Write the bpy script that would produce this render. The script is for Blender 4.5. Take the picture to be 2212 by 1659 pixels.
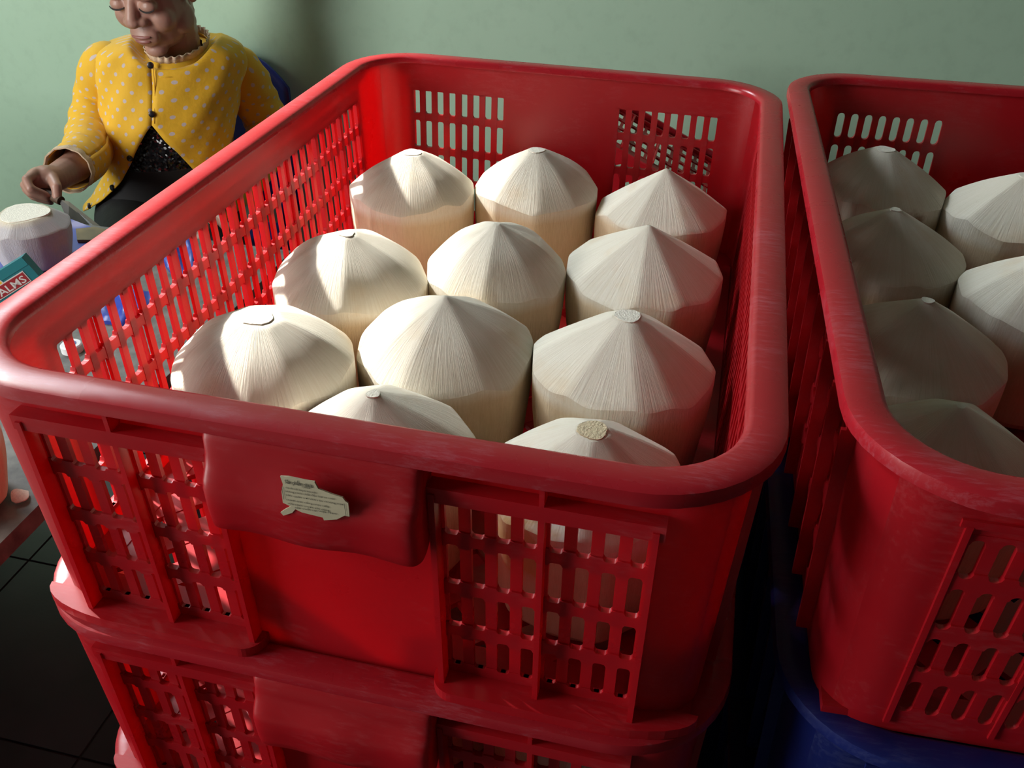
import bpy, bmesh, math, random
import numpy as np
from mathutils import Vector, Matrix, Euler

for o in list(bpy.data.objects): bpy.data.objects.remove(o, do_unlink=True)
scn = bpy.context.scene
col = scn.collection
PI = math.pi

# ------------------------------------------------------------------ camera
CAM = Vector((0.15922, -0.60942, 0.24975))
CROT = Euler((0.97492, -0.01979, 0.23314), 'XYZ')
FPX = 1993.35
cd = bpy.data.cameras.new('camera'); cam = bpy.data.objects.new('camera', cd); col.objects.link(cam)
cam.location = CAM; cam.rotation_euler = CROT
cd.sensor_fit = 'HORIZONTAL'; cd.sensor_width = 36.0; cd.lens = 36.0 * FPX / 2212; cd.clip_start = 0.01
scn.camera = cam
CM = CROT.to_matrix()
def at(u, v, D):
    """photo pixel + distance along the optical axis -> world point"""
    return CAM + (CM @ Vector(((u - 1106) / FPX, -(v - 829.5) / FPX, -1.0))) * D
def atz(u, v, z):
    d = CM @ Vector(((u - 1106) / FPX, -(v - 829.5) / FPX, -1.0))
    return CAM + d * ((z - CAM.z) / d.z)

# ------------------------------------------------------------------ light
vs = scn.view_settings
vs.view_transform = 'Standard'; vs.look = 'None'; vs.gamma = 1.0; vs.use_curve_mapping = False
vs.exposure = 0.0
w = bpy.data.worlds.new('world'); scn.world = w; w.use_nodes = True
bg = w.node_tree.nodes['Background']; bg.inputs[0].default_value = (0.80, 0.92, 1.0, 1); bg.inputs[1].default_value = 0.3

SUN_H = Vector((0.92, -0.392, 0)).normalized(); SUN_EL = math.radians(37)
sd = Vector((SUN_H.x * math.cos(SUN_EL), SUN_H.y * math.cos(SUN_EL), -math.sin(SUN_EL)))
sl = bpy.data.lights.new('sun', 'SUN'); sl.energy = 15.0; sl.angle = math.radians(2.2); sl.color = (1.0, 0.96, 0.88)
so = bpy.data.objects.new('sun', sl); col.objects.link(so); so.location = (-4, 2, 4)
so.rotation_euler = sd.to_track_quat('-Z', 'Y').to_euler()

def area(name, loc, target, sx, sy, power, color):
    l = bpy.data.lights.new(name, 'AREA'); l.shape = 'RECTANGLE'; l.size = sx; l.size_y = sy; l.energy = power; l.color = color
    o = bpy.data.objects.new(name, l); col.objects.link(o); o.location = loc
    o.rotation_euler = (Vector(target) - Vector(loc)).to_track_quat('-Z', 'Y').to_euler(); return o
# daylight of the sky through the two windows and from the open doorway behind the camera
area('window_daylight', (-2.12, 0.92, 1.58), (0.0, -0.05, -0.05), 0.74, 0.38, 5.5, (0.86, 0.94, 1.0)).data.spread = math.radians(60)
area('high_window_daylight', (-1.84, 1.27, 1.25), (-0.2, -0.3, -0.1), 0.62, 0.76, 17, (0.90, 0.96, 1.0))
area('doorway_daylight', (-2.04, -1.05, 0.45), (-0.55, 1.3, -0.1), 1.0, 1.5, 58, (1.0, 0.98, 0.94))

FLOOR_Z = -0.8626
WALL_Y = 1.36
WALL_X = -2.2
CEIL_Z = 2.45

# ------------------------------------------------------------------ helpers
def tag(o, label=None, cat=None, group=None, kind=None):
    if label: o['label'] = label
    if cat: o['category'] = cat
    if group: o['group'] = group
    if kind: o['kind'] = kind
    return o
def mesh(name, verts, faces, m=None, smooth=False, sharp=None):
    me = bpy.data.meshes.new(name); me.from_pydata([tuple(v) for v in verts], [], faces); me.update()
    bm = bmesh.new(); bm.from_mesh(me); bmesh.ops.recalc_face_normals(bm, faces=bm.faces); bm.to_mesh(me); bm.free()
    if m: me.materials.append(m)
    if smooth:
        me.polygons.foreach_set('use_smooth', [True] * len(me.polygons))
        if sharp is not None: me.set_sharp_from_angle(angle=math.radians(sharp))
    return me
def obj(name, data, parent=None, loc=None, rz=None):
    o = bpy.data.objects.new(name, data); col.objects.link(o)
    if parent: o.parent = parent
    if loc is not None: o.location = loc
    if rz is not None: o.rotation_euler = (0, 0, rz)
    return o
def empty(name, loc=(0, 0, 0), rot=(0, 0, 0)):
    o = bpy.data.objects.new(name, None); col.objects.link(o); o.location = loc; o.rotation_euler = rot; o.empty_display_size = 0.05; return o
def copy_tree(o, parent=None):
    c = o.copy(); col.objects.link(c); c.parent = parent
    for ch in list(o.children): copy_tree(ch, c)
    return c
class MB:
    def __init__(s): s.v = []; s.f = []
    def add(s, v, f):
        n = len(s.v); s.v += [tuple(x) for x in v]; s.f += [tuple(i + n for i in q) for q in f]
    def box(s, a, b):
        x0, y0, z0 = a; x1, y1, z1 = b
        s.add([(x0,y0,z0),(x1,y0,z0),(x1,y1,z0),(x0,y1,z0),(x0,y0,z1),(x1,y0,z1),(x1,y1,z1),(x0,y1,z1)],
              [(0,3,2,1),(4,5,6,7),(0,1,5,4),(1,2,6,5),(2,3,7,6),(3,0,4,7)])
    def build(s, name, m, parent=None, smooth=False, sharp=30): return obj(name, mesh(name, s.v, s.f, m, smooth, sharp), parent)
def catmull(pts, n):
    """pts: list of tuples (any length), sampled n per segment"""
    P = [np.array(p, float) for p in pts]; P = [2 * P[0] - P[1]] + P + [2 * P[-1] - P[-2]]; out = []
    for i in range(1, len(P) - 2):
        for k in range(n):
            t = k / n; a, b, c, d = P[i-1], P[i], P[i+1], P[i+2]
            out.append(0.5 * (2*b + (c-a)*t + (2*a-5*b+4*c-d)*t*t + (3*b-a-3*c+d)*t**3))
    out.append(P[-2]); return out
def tube(mb, pts, radii, seg=16, cap=True, squash=None):
    pts = [Vector(p) for p in pts]; rings = []; prev = None
    for i, p in enumerate(pts):
        t = (pts[min(i+1, len(pts)-1)] - pts[max(i-1, 0)]).normalized()
        if prev is None: x = t.orthogonal().normalized()
        else: x = (prev - t * prev.dot(t)).normalized()
        prev = x; y = t.cross(x)
        r = radii[i] if not isinstance(radii, (int, float)) else radii
        rings.append([p + x * (r * math.cos(2*PI*k/seg)) + y * (r * math.sin(2*PI*k/seg)) for k in range(seg)])
    v = [q for ring in rings for q in ring]; f = []
    for i in range(len(rings)-1):
        for k in range(seg):
            a = i*seg+k; b = i*seg+(k+1) % seg; f.append((a, b, b+seg, a+seg))
    if cap:
        f.append(tuple(range(seg-1, -1, -1))); n = (len(rings)-1)*seg; f.append(tuple(range(n, n+seg)))
    mb.add(v, f)

# ------------------------------------------------------------------ materials
def newmat(name):
    m = bpy.data.materials.new(name); m.use_nodes = True; nt = m.node_tree
    return m, nt, nt.nodes['Principled BSDF'], nt.links
def N(nt, t, **kw):
    n = nt.nodes.new(t)
    for k, v in kw.items(): setattr(n, k, v)
    return n
def noise(nt, lk, scale, detail=4, vec=None, rough=0.5):
    n = N(nt, 'ShaderNodeTexNoise'); n.inputs['Scale'].default_value = scale; n.inputs['Detail'].default_value = detail; n.inputs['Roughness'].default_value = rough
    if vec: lk.new(vec, n.inputs['Vector'])
    return n
def ramp(nt, lk, src, stops):
    r = N(nt, 'ShaderNodeValToRGB'); lk.new(src, r.inputs[0]); e = r.color_ramp.elements
    e[0].position, e[0].color = stops[0][0], stops[0][1]; e[1].position, e[1].color = stops[1][0], stops[1][1]
    for p_, c_ in stops[2:]:
        x = e.new(p_); x.color = c_
    return r
def c4(r, g, b): return (r, g, b, 1)
def bump(nt, lk, src, strength, dist, b):
    n = N(nt, 'ShaderNodeBump'); n.inputs['Strength'].default_value = strength; n.inputs['Distance'].default_value = dist
    lk.new(src, n.inputs['Height']); lk.new(n.outputs[0], b.inputs['Normal']); return n
def objco(nt): return N(nt, 'ShaderNodeTexCoord').outputs['Object']
def simple(name, color, rough=0.5, var=0.12, scale=30, metallic=0, bumps=0.0, bscale=200, coat=0.0):
    m, nt, b, lk = newmat(name); oc = objco(nt)
    n = noise(nt, lk, scale, 4, oc)
    lo = tuple(c * (1 - var) for c in color); hi = tuple(min(1, c * (1 + var)) for c in color)
    r = ramp(nt, lk, n.outputs[0], [(0.3, c4(*lo)), (0.7, c4(*hi))]); lk.new(r.outputs[0], b.inputs['Base Color'])
    b.inputs['Roughness'].default_value = rough; b.inputs['Metallic'].default_value = metallic; b.inputs['Coat Weight'].default_value = coat
    if bumps: bump(nt, lk, noise(nt, lk, bscale, 3, oc).outputs[0], bumps, 0.002, b)
    return m

def plastic(name, color, trans, tw, rough=0.34, wear=0.25, wearcol=(0.75, 0.35, 0.38)):
    """translucent moulded plastic, scuffed paler on the rubbed places"""
    m, nt, b, lk = newmat(name); oc = objco(nt)
    n1 = noise(nt, lk, 14, 5, oc, 0.6)
    mp = N(nt, 'ShaderNodeMapping'); mp.inputs['Scale'].default_value = (9, 60, 30); mp.inputs['Rotation'].default_value = (0.3, 0.2, 0.9); lk.new(oc, mp.inputs[0])
    n2 = noise(nt, lk, 9, 6, mp.outputs[0], 0.75)
    mul = N(nt, 'ShaderNodeMath', operation='MULTIPLY'); lk.new(n1.outputs[0], mul.inputs[0]); lk.new(n2.outputs[0], mul.inputs[1])
    r = ramp(nt, lk, mul.outputs[0], [(0.27, c4(0, 0, 0)), (0.43, c4(wear, wear, wear))])
    mix = N(nt, 'ShaderNodeMix', data_type='RGBA'); lk.new(r.outputs[0], mix.inputs[0])
    mix.inputs[6].default_value = c4(*color); mix.inputs[7].default_value = c4(*wearcol); lk.new(mix.outputs[2], b.inputs['Base Color'])
    rr = ramp(nt, lk, n1.outputs[0], [(0.3, c4(rough - .08,)*1 if False else (rough - .08, rough - .08, rough - .08, 1)), (0.7, (rough + .12, rough + .12, rough + .12, 1))])
    lk.new(rr.outputs[0], b.inputs['Roughness']); b.inputs['Specular IOR Level'].default_value = 0.45
    bump(nt, lk, n2.outputs[0], 0.06, 0.001, b)
    tr = N(nt, 'ShaderNodeBsdfTranslucent'); tr.inputs[0].default_value = c4(*trans)
    ms = N(nt, 'ShaderNodeMixShader'); ms.inputs[0].default_value = tw
    lk.new(b.outputs[0], ms.inputs[1]); lk.new(tr.outputs[0], ms.inputs[2]); lk.new(ms.outputs[0], nt.nodes['Material Output'].inputs[0])
    return m
M = {}
M['red'] = plastic('red_crate_plastic', (0.45, 0.009, 0.017), (1.0, 0.025, 0.03), 0.28, wear=0.10)
M['red_rim'] = plastic('red_rim_plastic', (0.40, 0.013, 0.023), (1.0, 0.03, 0.03), 0.16, rough=0.27, wear=0.42, wearcol=(0.50, 0.16, 0.20))
M['blue_crate'] = plastic('blue_crate_plastic', (0.008, 0.016, 0.13), (0.02, 0.05, 0.5), 0.15, wear=0.1, wearcol=(0.3, 0.35, 0.6))

def coconut_mat(name, cone, body, spot=None):
    m, nt, b, lk = newmat(name); oc = objco(nt)
    sx = N(nt, 'ShaderNodeSeparateXYZ'); lk.new(oc, sx.inputs[0])
    an = N(nt, 'ShaderNodeMath', operation='ARCTAN2'); lk.new(sx.outputs[1], an.inputs[0]); lk.new(sx.outputs[0], an.inputs[1])
    cv = N(nt, 'ShaderNodeCombineXYZ'); 
    a20 = N(nt, 'ShaderNodeMath', operation='MULTIPLY'); lk.new(an.outputs[0], a20.inputs[0]); a20.inputs[1].default_value = 24
    ln = N(nt, 'ShaderNodeVectorMath', operation='LENGTH'); lk.new(oc, ln.inputs[0])
    z20 = N(nt, 'ShaderNodeMath', operation='MULTIPLY'); lk.new(ln.outputs['Value'], z20.inputs[0]); z20.inputs[1].default_value = 60
    lk.new(a20.outputs[0], cv.inputs[0]); lk.new(z20.outputs[0], cv.inputs[1])
    rnd = N(nt, 'ShaderNodeObjectInfo'); lk.new(rnd.outputs['Random'], cv.inputs[2])
    fib = noise(nt, lk, 1.6, 6, cv.outputs[0], 0.7)
    big = noise(nt, lk, 22, 4, oc, 0.55)
    zr = N(nt, 'ShaderNodeMapRange'); lk.new(sx.outputs[2], zr.inputs[0]); zr.inputs[1].default_value = 0.072; zr.inputs[2].default_value = 0.080
    base = N(nt, 'ShaderNodeMix', data_type='RGBA'); lk.new(zr.outputs[0], base.inputs[0]); base.inputs[6].default_value = c4(*body); base.inputs[7].default_value = c4(*cone)
    st = ramp(nt, lk, big.outputs[0], [(0.56, c4(0, 0, 0)), (0.80, c4(.55, .55, .55))])
    m2 = N(nt, 'ShaderNodeMix', data_type='RGBA'); lk.new(st.outputs[0], m2.inputs[0]); lk.new(base.outputs[2], m2.inputs[6]); m2.inputs[7].default_value = c4(0.70, 0.50, 0.27)
    fr = ramp(nt, lk, fib.outputs[0], [(0.35, c4(0.90, 0.87, 0.82)), (0.6, c4(1, 1, 1))])
    m3 = N(nt, 'ShaderNodeMix', data_type='RGBA', blend_type='MULTIPLY'); m3.inputs[0].default_value = 0.8; lk.new(m2.outputs[2], m3.inputs[6]); lk.new(fr.outputs[0], m3.inputs[7])
    out = m3.outputs[2]
    if spot:
        sp, sr, sc = spot
        nn = noise(nt, lk, 70, 4, oc, 0.6); sb = N(nt, 'ShaderNodeVectorMath', operation='SUBTRACT'); lk.new(nn.outputs['Color'], sb.inputs[0]); sb.inputs[1].default_value = (0.5, 0.5, 0.5)
        ss = N(nt, 'ShaderNodeVectorMath', operation='SCALE'); lk.new(sb.outputs[0], ss.inputs[0]); ss.inputs['Scale'].default_value = sr*1.6
        ad = N(nt, 'ShaderNodeVectorMath', operation='ADD'); lk.new(oc, ad.inputs[0]); lk.new(ss.outputs[0], ad.inputs[1])
        di = N(nt, 'ShaderNodeVectorMath', operation='DISTANCE'); lk.new(ad.outputs[0], di.inputs[0]); di.inputs[1].default_value = sp
        mr_ = N(nt, 'ShaderNodeMapRange'); lk.new(di.outputs['Value'], mr_.inputs[0]); mr_.inputs[1].default_value = sr*0.55; mr_.inputs[2].default_value = sr; mr_.inputs[3].default_value = 0.8; mr_.inputs[4].default_value = 0
        m4 = N(nt, 'ShaderNodeMix', data_type='RGBA'); lk.new(mr_.outputs[0], m4.inputs[0]); lk.new(out, m4.inputs[6]); m4.inputs[7].default_value = c4(*sc); out = m4.outputs[2]
    lk.new(out, b.inputs['Base Color']); b.inputs['Roughness'].default_value = 0.72
    b.inputs['Specular IOR Level'].default_value = 0.25
    bump(nt, lk, fib.outputs[0], 0.5, 0.0018, b); return m
CONE_C, BODY_C = (0.83, 0.78, 0.67), (0.74, 0.60, 0.41)
M['coco'] = coconut_mat('coconut_husk_white', CONE_C, BODY_C)
M['cut'] = simple('coconut_cut_end', (0.80, 0.76, 0.66), 0.85, 0.1, 300, bumps=0.5, bscale=900)
M['cut_tan'] = simple('coconut_cut_end_tan', (0.66, 0.55, 0.36), 0.85, 0.15, 250, bumps=0.6, bscale=700)

def wall_mat():
    m, nt, b, lk = newmat('green_painted_plaster'); oc = objco(nt)
    n = noise(nt, lk, 1.3, 6, oc, 0.6); n2 = noise(nt, lk, 40, 5, oc, 0.6)
    r = ramp(nt, lk, n.outputs[0], [(0.3, c4(0.375, 0.555, 0.41)), (0.7, c4(0.42, 0.60, 0.455))])
    r2 = ramp(nt, lk, n2.outputs[0], [(0.25, c4(0.93, 0.93, 0.93)), (0.5, c4(1, 1, 1))])
    mx = N(nt, 'ShaderNodeMix', data_type='RGBA', blend_type='MULTIPLY'); mx.inputs[0].default_value = 1; lk.new(r.outputs[0], mx.inputs[6]); lk.new(r2.outputs[0], mx.inputs[7])
    lk.new(mx.outputs[2], b.inputs['Base Color']); b.inputs['Roughness'].default_value = 0.6
    bump(nt, lk, n2.outputs[0], 0.08, 0.002, b); return m
M['wall'] = wall_mat()
M['unseen_wall'] = simple('unseen_wall_dark', (0.10, 0.095, 0.09), 0.9, 0.2, 5)  # dark tone chosen to cut light bounced back by the unseen walls
M['ceil'] = simple('unseen_ceiling_dark', (0.14, 0.12, 0.10), 0.9, 0.05, 3)  # dark tone chosen to lessen bounce from the unseen ceiling
M['stone'] = simple('grey_stone_slab', (0.125, 0.12, 0.108), 0.6, 0.45, 45, bumps=0.2, bscale=150)
M['stone_leg'] = simple('table_leg_concrete', (0.12, 0.11, 0.12), 0.8, 0.3, 20)
M['tile'] = simple('dark_floor_tile', (0.060, 0.052, 0.062), 0.35, 0.3, 6, bumps=0.05)
M['grout'] = simple('floor_grout', (0.045, 0.042, 0.045), 0.9, 0.2, 30)
M['glass'] = None

def text_mesh(text, size, offset=0.0):
    cu = bpy.data.curves.new('text', 'FONT'); cu.body = text; cu.size = size; cu.offset = offset; cu.resolution_u = 2
    t_ = bpy.data.objects.new('text', cu); col.objects.link(t_)
    dg = bpy.context.evaluated_depsgraph_get(); me = bpy.data.meshes.new_from_object(t_.evaluated_get(dg)); bpy.data.objects.remove(t_); bpy.data.curves.remove(cu); return me
PRINT = [('Sản phẩm nhựa', 616, 1043, 676, 1053, 0.0030, 0.00005), ('s phẩm', 652, 1052, 670, 1056, 0.0016, 0)] + [(ln, a, b, c, d, 0.0015, 0) for (ln, a, b, c, d) in (
    ('nhựa bền chắc dùng cho thực phẩm', 617, 1054, 684, 1066), ('không chứa chất độc hại an toàn', 617, 1062, 724, 1079), ('bảo quản nơi khô ráo thoáng mát', 618, 1070, 742, 1091),
    ('tránh ánh nắng trực tiếp', 619, 1080, 712, 1096), ('rửa sạch trước khi dùng', 622, 1088, 712, 1104), ('sản xuất tại Việt Nam', 637, 1097, 728, 1111))]
PRINT_ME = [text_mesh(t[0], t[5], t[6]) for t in PRINT]
PALMS_ME = text_mesh('PALMS', 0.0165, 0.0002)

# ------------------------------------------------------------------ the setting
def structure(o): o['kind'] = 'structure'; return o
# floor: grout bed with separate tiles
mb = MB(); mb.box((-2.6, -1.72, FLOOR_Z - 0.06), (2.2, WALL_Y + 0.1, FLOOR_Z - 0.004)); floor = structure(mb.build('floor', M['grout']))
T = 0.30; mb = MB(); g = 0.002
tile_me = None
for i in range(-9, 7):
    for j in range(-6, 6):
        x0, y0 = i * T + 0.05, j * T - 0.02
        if x0 < WALL_X - 0.1 or y0 + T > WALL_Y + 0.05 or x0 + T > 2.2 or y0 < -1.6: continue
        if tile_me is None:
            t_ = MB(); t_.box((g, g, -0.008), (T - g, T - g, 0.0)); tile_me = mesh('floor_tile', t_.v, t_.f, M['tile'])
        obj('floor_tile', tile_me, floor, (x0, y0, FLOOR_Z))
mb = MB(); mb.box((WALL_X - 0.12, WALL_Y, FLOOR_Z - 0.06), (2.2, WALL_Y + 0.12, CEIL_Z))
# back wall with a high window opening (left of the frame)
def wall_with_hole(name, horizontal_axis, c0, c1, z0, z1, h0, h1, hz0, hz1, plane0, plane1):
    mb = MB()
    for (a, b, s, t) in ((c0, h0, z0, z1), (h1, c1, z0, z1), (h0, h1, z0, hz0), (h0, h1, hz1, z1)):
        if horizontal_axis == 'x': mb.box((a, plane0, s), (b, plane1, t))
        else: mb.box((plane0, a, s), (plane1, b, t))
    return structure(mb.build(name, M['wall']))
wall_with_hole('wall_back', 'x', WALL_X - 0.12, 2.2, FLOOR_Z - 0.06, CEIL_Z, -2.16, -1.52, 0.86, 1.64, WALL_Y, WALL_Y + 0.12)
WY0, WY1, WZ0, WZ1 = 0.58, 1.27, 1.36, 1.79
wl_ = wall_with_hole('wall_left', 'y', 0.0, WALL_Y, FLOOR_Z - 0.06, CEIL_Z, WY0, WY1, WZ0, WZ1, WALL_X - 0.12, WALL_X)
mb = MB(); mb.box((WALL_X - 0.12, -1.72, FLOOR_Z - 0.06), (WALL_X, -1.6, CEIL_Z)); mb.build('wall_section', M['wall'], wl_)
mb = MB(); mb.box((WALL_X - 0.12, -1.6, 1.25), (WALL_X, 0.0, CEIL_Z)); mb.build('wall_section', M['wall'], wl_)
mb = MB(); mb.box((2.2, -1.72, FLOOR_Z - 0.06), (2.32, WALL_Y + 0.12, CEIL_Z)); structure(mb.build('unseen_wall_right', M['unseen_wall']))  # unseen right wall, added to keep ambient light out
mb = MB(); mb.box((-1.2, -1.72, FLOOR_Z - 0.06), (2.2, -1.6, CEIL_Z)); structure(mb.build('unseen_wall_front', M['unseen_wall']))  # unseen front wall, added to block ambient light beside the doorway
mb = MB(); mb.box((WALL_X - 0.12, -1.72, CEIL_Z), (2.2, WALL_Y + 0.12, CEIL_Z + 0.1)); structure(mb.build('unseen_ceiling', M['ceil']))  # unseen ceiling, added to stop sun coming over the left wall
frame_m = simple('window_frame_paint', (0.25, 0.28, 0.26), 0.5)
def win_frame(name, axis, h0, h1, z0, z1, p0, p1):
    mb = MB(); t = 0.03
    for (a, b, s, u) in ((h0, h0 + t, z0, z1), (h1 - t, h1, z0, z1), (h0, h1, z0, z0 + t), (h0, h1, z1 - t, z1)):
        if axis == 'x': mb.box((a, p0, s), (b, p1, u))
        else: mb.box((p0, a, s), (p1, b, u))
    return structure(mb.build(name, frame_m))
win_frame('window_1', 'y', WY0, WY1, WZ0, WZ1, WALL_X - 0.09, WALL_X - 0.05)
win_frame('window_2', 'x', -2.16, -1.52, 0.86, 1.64, WALL_Y + 0.05, WALL_Y + 0.09)

# ------------------------------------------------------------------ crate
CW, CL = 0.42, 0.6265          # outer rim
ZB = -0.176                    # bottom edge of the walls
RIM_IN = 0.0193
A_TOP, B_TOP = 0.1975, 0.3005  # outer wall surface, half sizes at the top / bottom
A_BOT, B_BOT = 0.1915, 0.2925
TH = 0.0026
ROWS = [(-0.0340, -0.0575), (-0.0645, -0.0925), (-0.0995, -0.1250), (-0.1325, -0.1580)]

def rr_pts(a, b, r, n=8):
    P = []
    for cx, cy, a0 in ((a - r, b - r, 0), (-(a - r), b - r, PI/2), (-(a - r), -(b - r), PI), (a - r, -(b - r), 1.5*PI)):
        for k in range(n + 1):
            t = a0 + PI/2 * k / n; P.append((cx + r*math.cos(t), cy + r*math.sin(t)))
    return P
def rim_mesh(mat):
    prof = [(-0.001, -0.006), (-0.001, -0.004), (0.0005, -0.0012), (0.003, 0.0), (0.0155, -0.0003), (0.0185, -0.0016), (0.0193, -0.0045), (0.0193, -0.0085), (0.0175, -0.0085), (0.0172, -0.0045), (0.0150, -0.0030), (0.0065, -0.0032), (0.0055, -0.006)]
    v, f = [], []; n = None
    for (o, z) in prof:
        a, b, r = CW/2 - RIM_IN + o, CL/2 - RIM_IN + o, 0.046 + o
        ring = rr_pts(a, b, r, 10); n = len(ring); v += [(x, y, z) for x, y in ring]
    L = len(prof)
    for i in range(L):
        for k in range(n):
            a = i*n + k; b = i*n + (k+1) % n; c = ((i+1) % L)*n + (k+1) % n; d = ((i+1) % L)*n + k; f.append((a, b, c, d))
    return mesh('rim', v, f, mat, True, 40)

def nwall(side, z):
    """outward distance of the outer wall surface at height z for the 'end' (near/far) or 'side' walls"""
    t = -z / 0.178
    return (B_TOP + (B_BOT - B_TOP)*t) if side == 'end' else (A_TOP + (A_BOT - A_TOP)*t)
def hwall(side, z):
    t = -z / 0.178
    return (A_TOP + (A_BOT - A_TOP)*t) if side == 'end' else (B_TOP + (B_BOT - B_TOP)*t)

END_BLOCKS = [(-0.1575, -0.0555), (0.0555, 0.1575)]
SIDE_BLOCKS = [(-0.2425, 0.2325)]
def wall_mesh(side, mat):
    """shell of one wall from corner middle to corner middle with rectangular openings, in the near-wall frame (outward = -Y)"""
    blocks = END_BLOCKS if side == 'end' else SIDE_BLOCKS
    R = 0.030; zs = [-0.004, ROWS[0][0], ROWS[-1][1], ZB]
    cuts = sorted([c for b in blocks for c in b])
    cols = []
    for k in range(5): cols.append(('c', -1, PI/4 * k / 4))
    for c in cuts: cols.append(('s', c, 0))
    for k in range(5): cols.append(('c', 1, PI/4 * (4-k) / 4))
    v = []
    for z in zs:
        h, n_ = hwall(side, z), nwall(side, z)
        for kind, c, a in cols:
            for inn in (0, TH):
                if kind == 's': v.append((c, -(n_ - inn), z))
                else:
                    # corner arc: starts at 45 deg, ends tangent to the wall
                    ang = PI/4 - a; r = R - inn
                    x = c * ((h - R) + r*math.sin(ang)); y = -((n_ - R) + r*math.cos(ang)); v.append((x, y, z))
    nc = len(cols); f = []
    def vid(i, k, inn): return (i*nc + k)*2 + inn
    hole = {}
    for k in range(nc-1):
        c0, c1 = cols[k], cols[k+1]
        hole[k] = c0[0] == 's' and c1[0] == 's' and any(abs(c0[1]-b[0]) < 1e-6 and abs(c1[1]-b[1]) < 1e-6 for b in blocks)
    for i in range(3):
        for k in range(nc-1):
            if i == 1 and hole[k]:
                f.append((vid(1,k,0), vid(1,k+1,0), vid(1,k+1,1), vid(1,k,1))); f.append((vid(2,k,0), vid(2,k+1,0), vid(2,k+1,1), vid(2,k,1)))
                f.append((vid(1,k,0), vid(2,k,0), vid(2,k,1), vid(1,k,1))); f.append((vid(1,k+1,0), vid(2,k+1,0), vid(2,k+1,1), vid(1,k+1,1))); continue
            f.append((vid(i,k,0), vid(i,k+1,0), vid(i+1,k+1,0), vid(i+1,k,0))); f.append((vid(i,k,1), vid(i,k+1,1), vid(i+1,k+1,1), vid(i+1,k,1)))
    for k in range(nc-1):
        f.append((vid(0,k,0), vid(0,k+1,0), vid(0,k+1,1), vid(0,k,1))); f.append((vid(3,k,0), vid(3,k+1,0), vid(3,k+1,1), vid(3,k,1)))
    for i in range(3):
        f.append((vid(i,0,0), vid(i+1,0,0), vid(i+1,0,1), vid(i,0,1))); f.append((vid(i,nc-1,0), vid(i+1,nc-1,0), vid(i+1,nc-1,1), vid(i,nc-1,1)))
    return mesh(side + '_wall', v, f, mat, True, 25)
def bar_mesh(name, side, s0, s1, z0, z1, out, inn, mat):
    """upright piece following the lean of the wall, centred on s=0 in s"""
    v = []
    for z in (z0, z1):
        n_ = nwall(side, z)
        v += [(s0, -(n_ + out), z), (s1, -(n_ + out), z), (s1, -(n_ - inn), z), (s0, -(n_ - inn), z)]
    return mesh(name, v, [(0,1,2,3), (4,5,6,7), (0,1,5,4), (1,2,6,5), (2,3,7,6), (3,0,4,7)], mat)
def cross_mesh(side, block, slots, sw, zt, zb, r, out, mat):
    """horizontal bar between two rows of slots; its edges are scalloped by the rounded slot ends. zt: edge below the upper slots (None = flush), zb likewise"""
    xs = [block[0]]
    for c in slots:
        for k in range(11): xs.append(c - sw/2 + sw*k/10)
    xs.append(block[1]); xs = sorted(set(round(x, 6) for x in xs))
    def fil(x):
        for c in slots:
            d = sw/2 - abs(x - c)
            if d >= 0: return (r - math.sqrt(max(0, r*r - (r - d)**2))) if d < r else 0.0
        return r
    v, f = [], []
    up = zt is not None; dn = zb is not None
    top = zt if up else zb + 0.003; bot = zb if dn else zt - 0.003
    for x in xs:
        h = fil(x); a = top + (h if up else 0); b = bot - (h if dn else 0)
        for z in (a, b):
            n_ = nwall(side, z); v += [(x, -(n_ + out), z), (x, -(n_ - TH + 0.0003), z)]
    for i in range(len(xs)-1):
        o = i*4; p_ = o + 4
        f += [(o, p_, p_+2, o+2), (o+1, o+3, p_+3, p_+1), (o, o+1, p_+1, p_), (o+2, p_+2, p_+3, o+3)]
    f += [(0, 2, 3, 1)]; o = (len(xs)-1)*4; f += [(o, o+1, o+3, o+2)]
    return mesh('cross_bar', v, f, mat)
def grip_mesh(mat):
    """bulging hand grip that hangs under the rim of an end wall"""
    prof = [(0.0005, -0.007), (0.011, -0.0075), (0.0145, -0.0115), (0.0155, -0.019), (0.0178, -0.0255), (0.0222, -0.0305), (0.0240, -0.035), (0.0240, -0.044), (0.0235, -0.054), (0.0225, -0.0605), (0.0195, -0.0625), (0.0175, -0.0600), (0.0175, -0.040), (0.012, -0.022), (0.0005, -0.016)]
    v, f = [], []; ns = 40; S0, S1 = -0.0535, 0.0535
    for i in range(ns + 1):
        t = -1 + 2*i/ns; s = S0 + (S1 - S0)*(0.5 + 0.5*math.sin(t*PI/2))
        e = (1 - abs(t)**9)**0.45 if abs(t) < 1 else 0.0
        q = s / 0.053
        for (o, z) in prof:
            bottom = min(1, max(0, (-z - 0.035)/0.025))
            zz = z + bottom*(-0.0008*math.cos(q*6.0 + 0.6) - 0.0008*q) + bottom*0.010*(1 - e)
            wave = 0.0006*math.cos(q*6.2)*(1 if -z > 0.02 else 0)
            n_ = nwall('end', zz)
            v.append((s, -(n_ + 0.0002 + (o + wave*(o > 0.01))*max(0.05, e)), zz))
    L = len(prof)
    for i in range(ns):
        for k in range(L):
            a = i*L + k; b = i*L + (k+1) % L; f.append((a, b, b + L, a + L))
    f.append(tuple(range(L))); f.append(tuple(range(ns*L, ns*L + L)))
    return mesh('hand_grip', v, f, mat, True, 50)
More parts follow.
